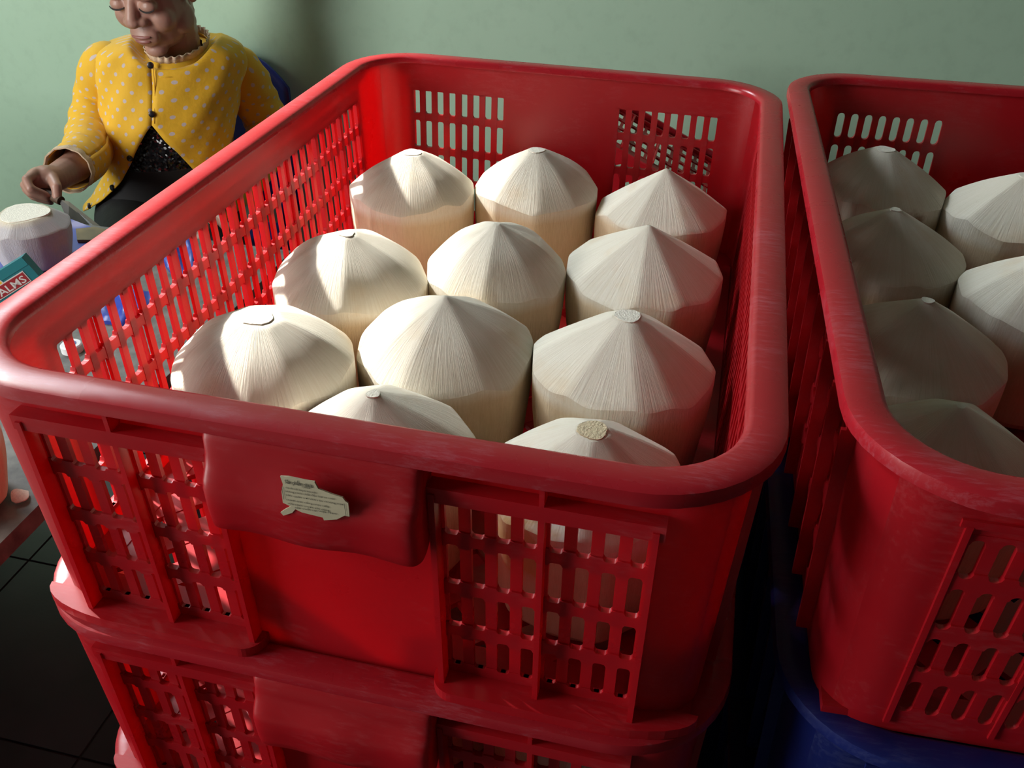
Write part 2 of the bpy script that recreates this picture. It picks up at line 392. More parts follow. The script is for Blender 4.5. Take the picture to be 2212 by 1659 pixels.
def foot_mesh(x0, x1, mat):
    """flat ledge along the bottom of an end wall; rounded outer corners"""
    y_in, y_out = -(B_BOT - 0.003), -0.3085; r0 = 0.012; pts = []
    big = 0.030
    def arc(cx, cy, r, a0, a1, n=6): return [(cx + r*math.cos(a0 + (a1-a0)*k/n), cy + r*math.sin(a0 + (a1-a0)*k/n)) for k in range(n+1)]
    dep = y_in - y_out
    def corner(x, sgn, outer):
        # outer corners follow the wide curve of the rim below, inner ones are tight
        rx, ry = (0.055, dep) if outer else (r0, r0)
        q = [(x - sgn*rx + sgn*rx*math.cos(t), y_out + ry - ry*math.sin(t)) for t in [PI/2*k/8 for k in range(9)]]
        return q
    left = corner(x0, -1, abs(x0) > abs(x1)); right = corner(x1, 1, abs(x1) > abs(x0))
    pts = [(x1, y_in)] * (abs(x1) < abs(x0)) + [(x0, y_in)] * (abs(x0) < abs(x1)) + left + right[::-1]
    n = len(pts); z0, z1 = ZB + 0.004, ZB + 0.011
    v = [(x, y, z0) for x, y in pts] + [(x, y, z1) for x, y in pts]
    f = [tuple(range(n)), tuple(range(n, 2*n))] + [(k, (k+1) % n, (k+1) % n + n, k + n) for k in range(n)]
    return mesh('foot_ledge', v, f, mat)
def base_bars(mat):
    """diagonal straps of the crate floor, clipped to the floor rectangle"""
    a, b = A_BOT - 0.006, B_BOT - 0.006; res = []
    for d in (1, -1):
        c = -0.46
        while c < 0.47:
            poly = []
            # strap along direction (1, d): points with  y - d*x in [c-w, c+w]
            w_ = 0.0135
            rect = [(-a, -b), (a, -b), (a, b), (-a, b)]
            def clip(poly, s, off):
                out = []
                for i in range(len(poly)):
                    p_, q_ = poly[i], poly[(i+1) % len(poly)]
                    fp = s*((p_[1] - d*p_[0]) - off); fq = s*((q_[1] - d*q_[0]) - off)
                    if fp >= 0: out.append(p_)
                    if fp*fq < 0:
                        t = fp/(fp - fq); out.append((p_[0] + (q_[0]-p_[0])*t, p_[1] + (q_[1]-p_[1])*t))
                return out
            poly = clip(rect, 1, c - w_)
            if len(poly) > 2: poly = clip(poly, -1, c + w_)
            if len(poly) > 2:
                z0 = ZB + 0.002 + (0.0006 if d > 0 else 0); z1 = z0 + 0.004; n = len(poly)
                v = [(x, y, z0) for x, y in poly] + [(x, y, z1) for x, y in poly]
                f = [tuple(range(n)), tuple(range(n, 2*n))] + [(k, (k+1) % n, (k+1) % n + n, k + n) for k in range(n)]
                res.append(mesh('floor_strap', v, f, mat))
            c += 0.0465
    return res

SIDE_SLOTS = [-0.233 + 0.01434*k for k in range(33)]
SIDE_RIBS = [-0.247, -0.1970, -0.1395, -0.0795, -0.033, 0.0105, 0.0535, 0.0965, 0.152, 0.1945, 0.237]
def make_crate(mat, rimmat, r_round, sw_end=0.0068, simple_parts=False, rib=1.0, feet=True):
    root = empty('plastic_crate')
    obj('rim', rim_mesh(rimmat), root)
    we, ws = wall_mesh('end', mat), wall_mesh('side', mat)
    walls = [('end', obj('end_wall', we, root, rz=0)), ('end', obj('end_wall', we, root, rz=PI)),
             ('side', obj('side_wall', ws, root, rz=-PI/2)), ('side', obj('side_wall', ws, root, rz=PI/2))]
    # pieces of the end walls
    pit = 0.0127; pieces = {'end': [], 'side': []}
    zt, zb = ROWS[0][0], ROWS[-1][1]
    for bi, blk in enumerate(END_BLOCKS):
        c0 = (blk[0] + blk[1])/2; slots = [c0 + (k - 3.5)*pit for k in range(8)]
        me = bar_mesh('slat', 'end', -(pit - sw_end)/2, (pit - sw_end)/2, zt + 0.001, zb - 0.001, 0.0, TH, mat)
        for k in range(7): pieces['end'].append(('slat', me, (slots[k] + slots[k+1])/2))
        e = blk[0], slots[0] - sw_end/2
        me2 = bar_mesh('slat', 'end', -(e[1]-e[0])/2, (e[1]-e[0])/2, zt + 0.001, zb - 0.001, 0.0, TH, mat)
        pieces['end'].append(('slat', me2, (e[0]+e[1])/2)); pieces['end'].append(('slat', me2, (blk[1] + slots[-1] + sw_end/2)/2))
        for i in range(5):
            up = ROWS[i-1][1] if i > 0 else None; dn = ROWS[i][0] if i < 4 else None
            pieces['end'].append(('cross_bar', cross_mesh('end', blk, slots, sw_end, up, dn, r_round if i != 0 or r_round > 0.003 else 0.001, 0.0011 if 0 < i < 4 else 0.0004, mat), 0))
        # proud ribs: middle of the block and both sides, the horizontal one above, the short one under the rim
        pieces['end'].append(('rib', bar_mesh('rib', 'end', -0.0014, 0.0014, -0.030, ZB + 0.008, 0.0075*rib, 0.0, mat), c0))
        for s in blk: pieces['end'].append(('rib', bar_mesh('rib', 'end', -0.0015, 0.0015, -0.026, ZB + 0.008, 0.0095*rib, 0.0, mat), s))
        me = bar_mesh('top_rib', 'end', -0.055, 0.055, -0.0225, -0.0315 + 0.006*(1 - rib), 0.0085*rib, -0.0002, mat); pieces['end'].append(('top_rib', me, c0))
        pieces['end'].append(('short_rib', bar_mesh('short_rib', 'end', -0.0012, 0.0012, -0.0035, -0.0225, 0.0085*rib, -0.0002, mat), c0))
    # pieces of the long walls
    blk = SIDE_BLOCKS[0]; sw = 0.0090; pit = 0.01434
    me = bar_mesh('slat', 'side', -(pit - sw)/2, (pit - sw)/2, zt + 0.001, zb - 0.001, 0.0, TH, mat)
    for k in range(32): pieces['side'].append(('slat', me, (SIDE_SLOTS[k] + SIDE_SLOTS[k+1])/2))
    for a_, b_ in ((blk[0], SIDE_SLOTS[0] - sw/2), (SIDE_SLOTS[-1] + sw/2, blk[1])):
        me2 = bar_mesh('slat', 'side', -(b_-a_)/2, (b_-a_)/2, zt + 0.001, zb - 0.001, 0.0, TH, mat); pieces['side'].append(('slat', me2, (a_+b_)/2))
    for i in range(5):
        up = ROWS[i-1][1] if i > 0 else None; dn = ROWS[i][0] if i < 4 else None
        pieces['side'].append(('cross_bar', cross_mesh('side', blk, SIDE_SLOTS, sw, up, dn, max(r_round, 0.0026), 0.0011 if 0 < i < 4 else 0.0004, mat), 0))
    me = bar_mesh('rib', 'side', -0.0013, 0.0013, -0.028, ZB + 0.008, 0.0075, 0.0, mat)
    for s in SIDE_RIBS: pieces['side'].append(('rib', me, s))
    me = bar_mesh('top_rib', 'side', -0.245, 0.245, -0.0205, -0.0255, 0.0060, -0.0002, mat); pieces['side'].append(('top_rib', me, -0.003))
    for side, wo in walls:
        for (nm, me, s) in pieces[side]:
            if simple_parts and nm in ('short_rib',): continue
            obj(nm, me, wo, (s, 0, 0))
    gm = grip_mesh(mat)
    obj('hand_grip', gm, root, rz=0); obj('hand_grip', gm, root, rz=PI)
    f1, f2 = foot_mesh(-0.1925, -0.050, mat), foot_mesh(0.050, 0.1925, mat)
    for rz in ((0, PI) if feet else ()):
        obj('foot_ledge', f1, root, rz=rz); obj('foot_ledge', f2, root, rz=rz)
    fl = empty('crate_floor'); fl.parent = root
    # outer band of the floor carries the straps
    v, f = [], []; out, inn = (A_BOT - 0.003, B_BOT - 0.003), (A_BOT - 0.022, B_BOT - 0.022)
    bpy.data.objects.remove(fl)
    fm = MB(); z0, z1 = ZB + 0.001, ZB + 0.0072
    fm.box((-out[0], -out[1], z0), (out[0], -inn[1], z1)); fm.box((-out[0], inn[1], z0), (out[0], out[1], z1))
    fm.box((-out[0], -inn[1], z0), (-inn[0], inn[1], z1)); fm.box((inn[0], -inn[1], z0), (out[0], inn[1], z1))
    fl = fm.build('crate_floor', mat, root)
    for me in base_bars(mat): obj('floor_strap', me, fl)
    return root

PITCH = 0.1715
crate = make_crate(M['red'], M['red_rim'], 0.0020)
tag(crate, 'big red slotted plastic crate of coconuts with a torn paper sticker on its grip', 'crate', 'red plastic crates')
lower = []
for i, lab in ((1, 'red slotted plastic crate directly under the one with the torn sticker'),
               (2, 'red slotted plastic crate third from the top, only its rim corner showing at bottom edge'),
               (3, 'red slotted plastic crate fourth from the top of the front stack'),
               (4, 'red slotted plastic crate standing on the dark floor tiles under the front stack')):
    c = copy_tree(crate); c.location = (0, 0, -PITCH*i); tag(c, lab); lower.append(c)

# crate stack on the right, slots with fully rounded ends
crate2 = make_crate(M['red'], M['red_rim'], 0.0034, rib=0.2, feet=False)
tag(crate2, 'red plastic crate with round-ended slots at the right edge, standing on a blue crate', 'crate', 'red plastic crates')
C2LOC = Vector((0.4320, 0.0260, 0.0)); C2RZ = math.radians(2.3)
crate2.location = C2LOC + Vector((0, 0, 0.0095)); crate2.rotation_euler = (0, 0, C2RZ)
blue_crate = copy_tree(crate2)
def reskin(o, mat):
    if o.data:
        key = o.data.name + '_b'
        me = bpy.data.meshes.get(key)
        if me is None:
            me = o.data.copy(); me.name = key; me.materials.clear(); me.materials.append(mat)
        o.data = me
    for ch in o.children: reskin(ch, mat)
reskin(blue_crate, M['blue_crate'])
blue_crate.location = C2LOC + Vector((0, 0, 0.0095 - 0.17388)); blue_crate['label'] = 'dark blue plastic crate right under the red crate at the right edge'; blue_crate['group'] = 'blue plastic crates'
for i, lab in ((2, 'second dark blue crate below the red crate at the right edge'), (3, 'third dark blue crate below the red crate at the right edge'), (4, 'lowest dark blue crate on the floor under the right stack')):
    c = copy_tree(blue_crate); c.location = C2LOC + Vector((0, 0, 0.0095 - 0.17388*i)); c['label'] = lab

# crate tipped up behind the stack, its slots seen through the far wall
tipped = copy_tree(crate)  # stands on one corner, leaning
tag(tipped, 'tipped red plastic crate behind the front stack, glimpsed through its far slots', 'crate')
_t = math.radians(24.5); _e1 = Vector((math.cos(_t), 0, -math.sin(_t))); _e2 = Vector((math.sin(_t), 0, math.cos(_t)))
_m = Matrix((_e2, _e1, Vector((0, 1, 0)))).transposed()
tipped.rotation_euler = _m.to_euler(); tipped.location = (0.103, 1.04, -0.534)

# ------------------------------------------------------------------ coconuts
def coconut_mesh(seed, R, Hc, Hb, cut, ksm=0.00045, nf=9, nb=12, tipoff=(0, 0), taper=0.10, dome=0.002, seg=120, wob=0.07, basecut=0.62):
    rnd = random.Random(seed)
    ks = [(2*PI*(k + rnd.uniform(-.28, .28))/nf, rnd.uniform(1 - wob, 1 + wob)) for k in range(nf)]
    kb = [(2*PI*(k + rnd.uniform(-.3, .3))/nb, rnd.uniform(.985, 1.015)) for k in range(nb)]
    H = Hb + Hc
    def rbody(t):
        vals = [R*q*0.985 / max(0.2, math.cos(t - a)) for a, q in kb if math.cos(t - a) > 0.3]
        vals.sort(); m = vals[0]; k = 0.0012
        s = sum(math.exp(-(x - m)/k) for x in vals[:3]); return m - k*math.log(s) + 0.0006
    def zc(x, y):
        x -= tipoff[0]; y -= tipoff[1]
        vals = sorted(H - (Hc*q/R)*(x*math.cos(a) + y*math.sin(a)) for a, q in ks)
        m = vals[0]; k = ksm; s = sum(math.exp(-(u - m)/k) for u in vals[:4]); z = m - k*math.log(s)
        return z
    def zlim(x, y): return H - cut + 0.05*(x*0.3 + y*0.1) if cut > 0 else 9
    v, f = [], []; us = [0.04, 0.08, 0.11, 0.14, 0.17, 0.20, 0.24, 0.28, 0.33, 0.38, 0.44, 0.50, 0.55, 0.58, 0.61, 0.64, 0.67, 0.72, 0.78, 0.84, 0.90, 0.95, 0.985, 1.0]
    v.append((tipoff[0], tipoff[1], min(zc(*tipoff), zlim(*tipoff))))
    rb = [rbody(2*PI*k/seg) for k in range(seg)]; zs = []
    for u in us:
        for k in range(seg):
            t = 2*PI*k/seg; r = rb[k]*u; x, y = r*math.cos(t) + tipoff[0]*(1-u), r*math.sin(t) + tipoff[1]*(1-u); z = zc(x, y)
            # the cone stays a little convex towards the shoulder
            z = min(z + dome*math.sin(min(1, u)**1.5*PI), zlim(x, y))
            if u >= 1.0: z -= 0.0006; zs.append(z)
            v.append((x, y, z))
    for t_ in (0.02, 0.10, 0.22, 0.36, 0.5, 0.64, 0.78, 0.88, 0.94, 0.975, 1.0):
        fac = 1.0 + 0.012*math.sin(PI*min(1, t_*1.6)) - taper*t_**1.6
        if t_ > 0.9: fac *= 1 - (1 - basecut)*((t_ - 0.9)/0.1)**2.2
        for k in range(seg):
            t = 2*PI*k/seg; r = rb[k]*fac; v.append((r*math.cos(t), r*math.sin(t), zs[k]*(1 - t_)))
    for k in range(seg): f.append((0, 1 + k, 1 + (k+1) % seg))
    nr = (len(v) - 1)//seg
    for i in range(nr - 1):
        for k in range(seg):
            a = 1 + i*seg + k; b = 1 + i*seg + (k+1) % seg; f.append((a, b, b + seg, a + seg))
    f.append(tuple(1 + (nr-1)*seg + k for k in range(seg)))
    return mesh('coconut', v, f, M['coco'], True, 24), H - cut
def cut_disc(r, z, seed, mat):
    rnd = random.Random(seed); n = 26; v = [(0, 0, z + 0.0009)]; 
    for k in range(n):
        q = r*(1 + 0.07*math.sin(3*2*PI*k/n + seed) + rnd.uniform(-.04, .04)); v.append((q*math.cos(2*PI*k/n), q*math.sin(2*PI*k/n), z + 0.0007))
    for k in range(n): v.append((v[1+k][0]*1.02, v[1+k][1]*1.02, z - 0.0015))
    f = [(0, 1 + k, 1 + (k+1) % n) for k in range(n)] + [(1+k, 1+(k+1) % n, 1+n+(k+1) % n, 1+n+k) for k in range(n)]
    return mesh('cut_end', v, f, mat, True, 40)
def coconut(label, x, y, zbase, ztip, R, seed, cut=0.0, cutmat=None, tilt=(0, 0), Hc=0.041, group='peeled coconuts', spot=None, **kw):
    H = ztip - zbase + cut
    me, zt = coconut_mesh(seed, R, Hc, H - Hc, cut, **kw)
    o = obj('coconut', me, None, (x, y, zbase)); o.rotation_euler = (tilt[0], tilt[1], random.Random(seed*7 + 1).uniform(0, 6.28))
    o.rotation_mode = 'XYZ'
    tag(o, label, 'coconut', group)
    if spot:
        (dx, dy, dz), sr, sc = spot; v3 = Matrix.Rotation(-o.rotation_euler.z, 3, 'Z') @ Vector((dx, dy, dz))
        me.materials.clear(); me.materials.append(coconut_mat('coconut_husk_stained', CONE_C, BODY_C, (tuple(v3), sr, sc)))
    if cut > 0.002:
        rc = cut / Hc * R * 0.93
        obj('cut_end', cut_disc(rc, zt, seed, cutmat or M['cut']), o, kw.get('tipoff', (0, 0)) + (0,))
    return o
ZF = ZB + 0.0072
CO = [  # key, x, y, tip z, R, cut, cutmat, label
 ('A', -0.1030, 0.1450, -0.049, 0.0577, 0.0065, 'cut', 'coconut with a round flat tip in the far left corner of the red crate', (0, 0)),
 ('B', 0.0040, 0.1700, -0.049, 0.0582, 0.0055, 'cut', 'coconut with a small flat tip, middle of the far row in the big red crate', (0, 0)),
 ('C', 0.1180, 0.1800, -0.051, 0.0587, 0.0, None, 'sharply pointed coconut in the far right corner of the big red crate', (0, 0)),
 ('D', -0.0950, -0.0200, -0.049, 0.0602, 0.0045, 'cut', 'coconut beside the left wall of the big red crate, behind the front left one', (0, 0)),
 ('E', 0.0020, 0.0350, -0.047, 0.0567, 0.002, None, 'blunt rounded coconut in the second row, centre of the big red crate', (0.05, 0)),
 ('F', 0.1130, 0.0520, -0.045, 0.0622, 0.0, None, 'tall coconut by the right wall in the second row of the big red crate', (0, 0)),
 ('G', -0.1060, -0.1600, -0.049, 0.0597, 0.0075, 'cut', 'coconut with a wide rough cut tip at the front left of the big red crate', (0, 0)),
 ('H', -0.0010, -0.0950, -0.047, 0.0617, 0.0, None, 'large pointed coconut with a brown bruise, in the middle of the big red crate', (0, 0)),
 ('I', 0.1180, -0.0950, -0.049, 0.0617, 0.0060, 'cut', 'coconut with a pale chopped tip by the right wall, third row of the red crate', (0, 0)),
 ('J', -0.0060, -0.2180, -0.050, 0.0582, 0.003, 'cut', 'coconut half hidden behind the near rim, next to the hand grip', (0, 0)),
 ('K', 0.1180, -0.2180, -0.051, 0.0567, 0.0065, 'cut_tan', 'coconut with a tan woody tip in the near right corner of the red crate', (0, 0)),
]
def relax(P, inv=None, fwd=None, hx=0.1875, hy=0.288):
    """push touching coconuts apart and keep them inside the crate; P: [x, y, R]"""
    for _ in range(200):
        for i in range(len(P)):
            for j in range(i):
                dx, dy = P[i][0]-P[j][0], P[i][1]-P[j][1]; d = math.hypot(dx, dy); g_ = (P[i][2]+P[j][2])*1.0 + 0.0004 - d
                if g_ > 0:
                    for q, sg in ((i, 1), (j, -1)): P[q][0] += sg*dx/d*g_/2; P[q][1] += sg*dy/d*g_/2
        for q in P:
            q[0] = max(-hx + q[2], min(hx - q[2], q[0])); q[1] = max(-hy + q[2], min(hy - q[2], q[1]))
    return P
DOME = {'A': 0.0038, 'B': 0.003, 'C': 0.001, 'D': 0.005, 'E': 0.006, 'F': 0.0005, 'G': 0.006, 'H': 0.004, 'I': 0.0015, 'J': 0.003, 'K': 0.001}
TIP = {'A': (895, 330), 'B': (1155, 325), 'C': (1440, 362), 'D': (775, 503), 'E': (1065, 478), 'F': (1385, 483), 'G': (560, 688), 'H': (965, 640), 'I': (1350, 683), 'J': (805, 845), 'K': (1280, 930)}
POS = relax([list(atz(*TIP[c[0]], c[3])[:2]) + [c[4]*0.985] for c in CO])
for i, (k, x, y, zt, R, cut, cm, lab, tilt) in enumerate(CO):
    coconut(lab, POS[i][0], POS[i][1], ZF, zt, R*0.985, 11 + i*3, cut, M[cm] if cm else None, tilt, dome=DOME[k], spot={'H': ((-0.054, -0.012, 0.078), 0.013, (0.62, 0.40, 0.20)), 'K': ((-0.028, -0.050, 0.070), 0.026, (0.60, 0.36, 0.12)), 'D': ((-0.040, 0.022, 0.094), 0.0035, (0.06, 0.04, 0.03))}.get(k))
# second crate of the stack
for i, (x, y, lab) in enumerate(((0.010, -0.205, 'coconut in the lower red crate, seen through its left block of slots'), (-0.075, -0.135, 'coconut further back in the lower red crate, behind its left slots'), (0.120, -0.215, 'coconut in the lower red crate, behind its right block of slots'))):
    coconut(lab, x, y, ZF - PITCH, -0.046 - PITCH, 0.0565, 71 + i, 0.004, M['cut'])
# crate on the right
c2 = Matrix.Translation(C2LOC) @ Matrix.Rotation(C2RZ, 4, 'Z')
RC = [(1912, 283, -0.034, 0.059, 0.006, 'coconut in the far left corner of the right-hand crate, brown spot on its shoulder'),
      (2205, 378, -0.036, 0.059, 0.006, 'coconut against the far side of the right-hand crate, sunlit on its tip'),
      (1955, 460, -0.036, 0.060, 0.003, 'shaded coconut second from the far end by the left wall of the right-hand crate'),
      (2262, 545, -0.036, 0.059, 0.006, 'coconut cut off by the right photo edge, second row of the right-hand crate'),
      (2005, 655, -0.038, 0.060, 0.003, 'dim coconut third along the left wall of the right-hand crate'),
      (2055, 868, -0.040, 0.058, 0.002, 'dim coconut nearest the front left corner of the right-hand crate')]
POS2 = relax([list((c2.inverted() @ atz(u, v_, zt))[:2]) + [R] for u, v_, zt, R, cut, lab in RC])
for i, (u, v_, zt, R, cut, lab) in enumerate(RC):
    P = c2 @ Vector((POS2[i][0], POS2[i][1], 0))
    coconut(lab, P.x, P.y, ZF + 0.0095, zt, R, 131 + i*5, cut, M['cut'], group='peeled coconuts in the right-hand crate', spot=((0.030, -0.046, 0.082), 0.010, (0.30, 0.13, 0.04)) if i == 0 else None)

# ------------------------------------------------------------------ sticker on the near grip of the top crate
def uvmesh(name, v, f, uv, m, smooth=True, sharp=None):
    me = bpy.data.meshes.new(name); me.from_pydata([tuple(x) for x in v], [], f); me.update()
    if m: me.materials.append(m)
    l = me.uv_layers.new(name='UVMap')
    for lp in me.loops: l.data[lp.index].uv = uv[lp.vertex_index]
    if smooth:
        me.polygons.foreach_set('use_smooth', [True]*len(me.polygons))
        if sharp: me.set_sharp_from_angle(angle=math.radians(sharp))
    return me
paper = simple('sticker_paper', (0.50, 0.45, 0.31), 0.8, 0.12, 60)
ink = simple('sticker_ink', (0.07, 0.065, 0.05), 0.8, 0.1, 60)
stick_pts = [(605,1029),(622,1030),(660,1038),(679,1041),(687,1056),(718,1068),(740,1075),(746,1083),(752,1087),(755,1116),(744,1114),(728,1122),(700,1124),(697,1118),(652,1107),(638,1100),(631,1108),(612,1114),(606,1107),(618,1099),(628,1094),(611,1086),(608,1062),(611,1046)]
def grip_y(z): return -(nwall('end', z) + 0.0258)
def on_grip(u, v):
    # the grip front is close to a vertical plane there
    d = CM @ Vector(((u - 1106)/FPX, -(v - 829.5)/FPX, -1.0)); y = grip_y(-0.05); return CAM + d*((y - CAM.y)/d.y)
SP = [on_grip(u, v) for u, v in stick_pts]
n = len(SP); sv = [tuple(p_) for p_ in SP] + [(p_.x, p_.y + 0.0008, p_.z) for p_ in SP]
sticker = obj('paper_sticker', mesh('paper_sticker', sv, [tuple(range(n)), tuple(range(n, 2*n))] + [(k, (k+1) % n, (k+1) % n + n, k + n) for k in range(n)], paper), crate)
sticker['label'] = 'torn cream paper sticker with small print'
for (text, u0, v0, u1, v1, h_, bo), me in zip(PRINT, PRINT_ME):
    a_, b_ = on_grip(u0, v0), on_grip(u1, v1); wd = max(q.co.x for q in me.vertices)
    ex = (b_ - a_); ln_ = ex.length; ex = ex/ln_; ez = Vector((-ex.z, 0, ex.x))
    for q in me.vertices:
        c_ = q.co.copy(); p_ = a_ + ex*(c_.x/wd*ln_) + ez*c_.y; q.co = (p_.x, p_.y - 0.00025, p_.z)
    me.materials.clear(); me.materials.append(ink); obj('print_line', me, sticker)
for (u0, v0, u1, v1) in ((609, 1050, 614, 1078), (744, 1087, 748, 1114)):
    a_, b_ = on_grip(u0, v0), on_grip(u1, v1); mbk = MB(); mbk.add([(a_.x - .00012, a_.y - .0003, a_.z), (a_.x + .00012, a_.y - .0003, a_.z), (b_.x + .00012, b_.y - .0003, b_.z), (b_.x - .00012, b_.y - .0003, b_.z)], [(0, 1, 2, 3)])
    mbk.build('print_border', ink, sticker)

# ------------------------------------------------------------------ table at the left with what lies on it
TZ = -0.40
table = empty('stone_table', (-1.1, -0.2, FLOOR_Z)); table['label'] = 'low table with a grey speckled stone top left of the crates'; table['category'] = 'table'
def tbox(name, a, b, m):
    t_ = MB(); t_.box(tuple(Vector(a) - table.location), tuple(Vector(b) - table.location)); return t_.build(name, m, table)
tbox('tabletop', (-1.85, -1.2, TZ - 0.022), (-0.472, 0.60, TZ), M['stone'])
for x in (-1.75, -0.66):
    for y in (-1.1, 0.42): tbox('leg', (x, y, FLOOR_Z), (x + 0.09, y + 0.09, TZ - 0.022), M['stone_leg'])
tbox('apron', (-1.70, -1.05, TZ - 0.09), (-0.62, -1.03, TZ - 0.022), M['stone_leg']); tbox('apron', (-1.70, 0.46, TZ - 0.09), (-0.62, 0.48, TZ - 0.022), M['stone_leg'])

def flat_sheet(name, pix, m, z0, thick, amp, seed, label, cat):
    """crumpled sheet: polygon outline on the table, subdivided and rumpled"""
    P = [atz(u, v, z0) for u, v in pix]; c = sum(P, Vector())/len(P); rnd = random.Random(seed)
    ring = []
    for i in range(len(P)):
        a_, b_ = P[i], P[(i+1) % len(P)]
        for k in range(4): ring.append(a_.lerp(b_, k/4))
    v, f = [], []; L = 7; n = len(ring)
    for j in range(L):
        t = (j + 0.15)/(L - 0.85)
        for p_ in ring:
            q = c.lerp(p_, t); h = amp*(0.5 + 0.5*math.sin(q.x*95 + seed) * math.cos(q.y*80 + 2*seed) + 0.3*math.sin(q.x*210 + q.y*170))*(1 - 0.7*t**4)
            v.append((q.x, q.y, z0 + thick + max(0, h)))
    for j in range(L-1):
        for k in range(n): f.append((j*n + k, j*n + (k+1) % n, (j+1)*n + (k+1) % n, (j+1)*n + k))
    f.append(tuple(range(n)))
    base = len(v); 
    for p_ in ring: v.append((p_.x, p_.y, z0))
    for k in range(n): f.append(((L-1)*n + k, (L-1)*n + (k+1) % n, base + (k+1) % n, base + k))
    f.append(tuple(base + k for k in range(n)))
    o = obj(name, mesh(name, v, f, m, True, 60)); return tag(o, label, cat)
def mat_cloth():
    m, nt, b, lk = newmat('blue_patterned_plastic'); oc = objco(nt)
    n_ = N(nt, 'ShaderNodeTexVoronoi'); n_.inputs['Scale'].default_value = 16; lk.new(oc, n_.inputs['Vector'])
    r = ramp(nt, lk, n_.outputs['Distance'], [(0.25, c4(0.30, 0.28, 0.50)), (0.42, c4(0.055, 0.075, 0.34))]); lk.new(r.outputs[0], b.inputs['Base Color']); b.inputs['Roughness'].default_value = 0.4; return m
blue_plastic = simple('blue_plastic_bag', (0.025, 0.05, 0.34), 0.35, 0.25, 20)
flat_sheet('plastic_mat', [(-190, 600), (-120, 490), (0, 470), (150, 474), (238, 508), (245, 540), (120, 618), (60, 660), (-60, 720)], mat_cloth(), TZ, 0.002, 0.0, 3, 'blue and lavender plastic mat under the flat-topped coconut', 'mat')
flat_sheet('plastic_bag', [(345, 560), (368, 525), (415, 520), (425, 560), (408, 600), (372, 596)], blue_plastic, TZ, 0.003, 0.010, 5, 'crumpled blue bag on the stone table, farther from the camera', 'bag')
flat_sheet('plastic_bag', [(205, 690), (225, 645), (300, 628), (335, 640), (322, 682), (268, 704), (222, 700)], blue_plastic, TZ, 0.003, 0.012, 8, 'crumpled blue bag on the stone table, nearer the crate corner', 'bag')
board = flat_sheet('cutting_board', [(165, 500), (205, 496), (252, 505), (268, 528), (215, 524), (168, 524)], simple('olive_board', (0.15, 0.11, 0.045), 0.6, 0.3, 40), TZ + 0.0022, 0.005, 0.0, 2, 'small tan board on the table behind the flat-topped coconut', 'board')

# the coconut with a broad flat top on the mat
cx, cy = atz(84, 566, TZ)[:2]
fc_me, fc_top = coconut_mesh(501, 0.0585, 0.046, 0.060, 0.0270, nf=9, nb=15, taper=0.20, wob=0.06, basecut=0.86, ksm=0.001, dome=0.0)
M['coco_b'] = coconut_mat('coconut_husk_grey_white', (0.66, 0.60, 0.46), (0.46, 0.44, 0.46)); fc_me.materials.clear(); fc_me.materials.append(M['coco_b'])
fco = obj('coconut', fc_me, None, (cx, cy, TZ + 0.002)); fco.rotation_euler = (0, 0, 1.1)
tag(fco, 'coconut with a broad flat top standing on the blue mat', 'coconut', 'coconuts on the table')
obj('cut_end', cut_disc(0.0335, fc_top - 0.0002, 4, M['cut']), fco, (0, 0, 0))
p_ = atz(-88, 1092, TZ)
coconut('coconut cut off by the left photo edge, near the corner of the stone table', p_.x, p_.y, TZ, TZ + 0.125, 0.060, 611, 0.004, M['cut'], group='coconuts on the table', taper=0.24, basecut=0.55)
# curl of husk beside it
mbs = MB(); q0 = atz(30, 1086, TZ + 0.003); dirx = (atz(62, 1062, TZ + 0.003) - q0)
sv, sf = [], []
for i in range(13):
    t = i/12; c_ = q0 + dirx*t; wv = 0.009*math.sin(PI*min(1, t*0.9 + 0.1)); up = 0.006*math.sin(PI*t) ; nrm = Vector((-dirx.y, dirx.x, 0)).normalized()
    for k in (-1, 1): 
        for dz in (0, 0.0012): sv.append(tuple(c_ + nrm*(k*wv) + Vector((0, 0, up*(1 if k > 0 else 0.1) + dz))))
for i in range(12):
    o_ = i*4; e_ = o_ + 4; sf += [(o_+1, e_+1, e_+3, o_+3), (o_, o_+2, e_+2, e_), (o_, e_, e_+1, o_+1), (o_+2, o_+3, e_+3, e_+2)]
sf += [(0, 1, 3, 2), (48, 50, 51, 49)]
tag(obj('husk_shaving', mesh('husk_shaving', sv, sf, M['cut'], True, 50)), 'pale curl of coconut husk on the table corner', 'shaving')
# white bottle cap
mbc = MB(); pc = atz(157, 757, TZ)
tube(mbc, [(0, 0, 0), (0, 0, 0.009), (0, 0, 0.0105)], [0.0135, 0.0135, 0.0120], 24)
cap = mbc.build('bottle_cap', simple('white_cap_plastic', (0.75, 0.78, 0.80), 0.35, 0.05), None, True, 40); cap.location = pc; tag(cap, 'small white bottle cap on the stone table', 'cap')
mbc = MB(); tube(mbc, [(0, 0, 0.0103), (0, 0, 0.0110)], [0.0070, 0.0068], 20); mbc.build('cap_print', simple('cap_blue_print', (0.05, 0.1, 0.3), 0.4, 0.05), cap, True, 40)

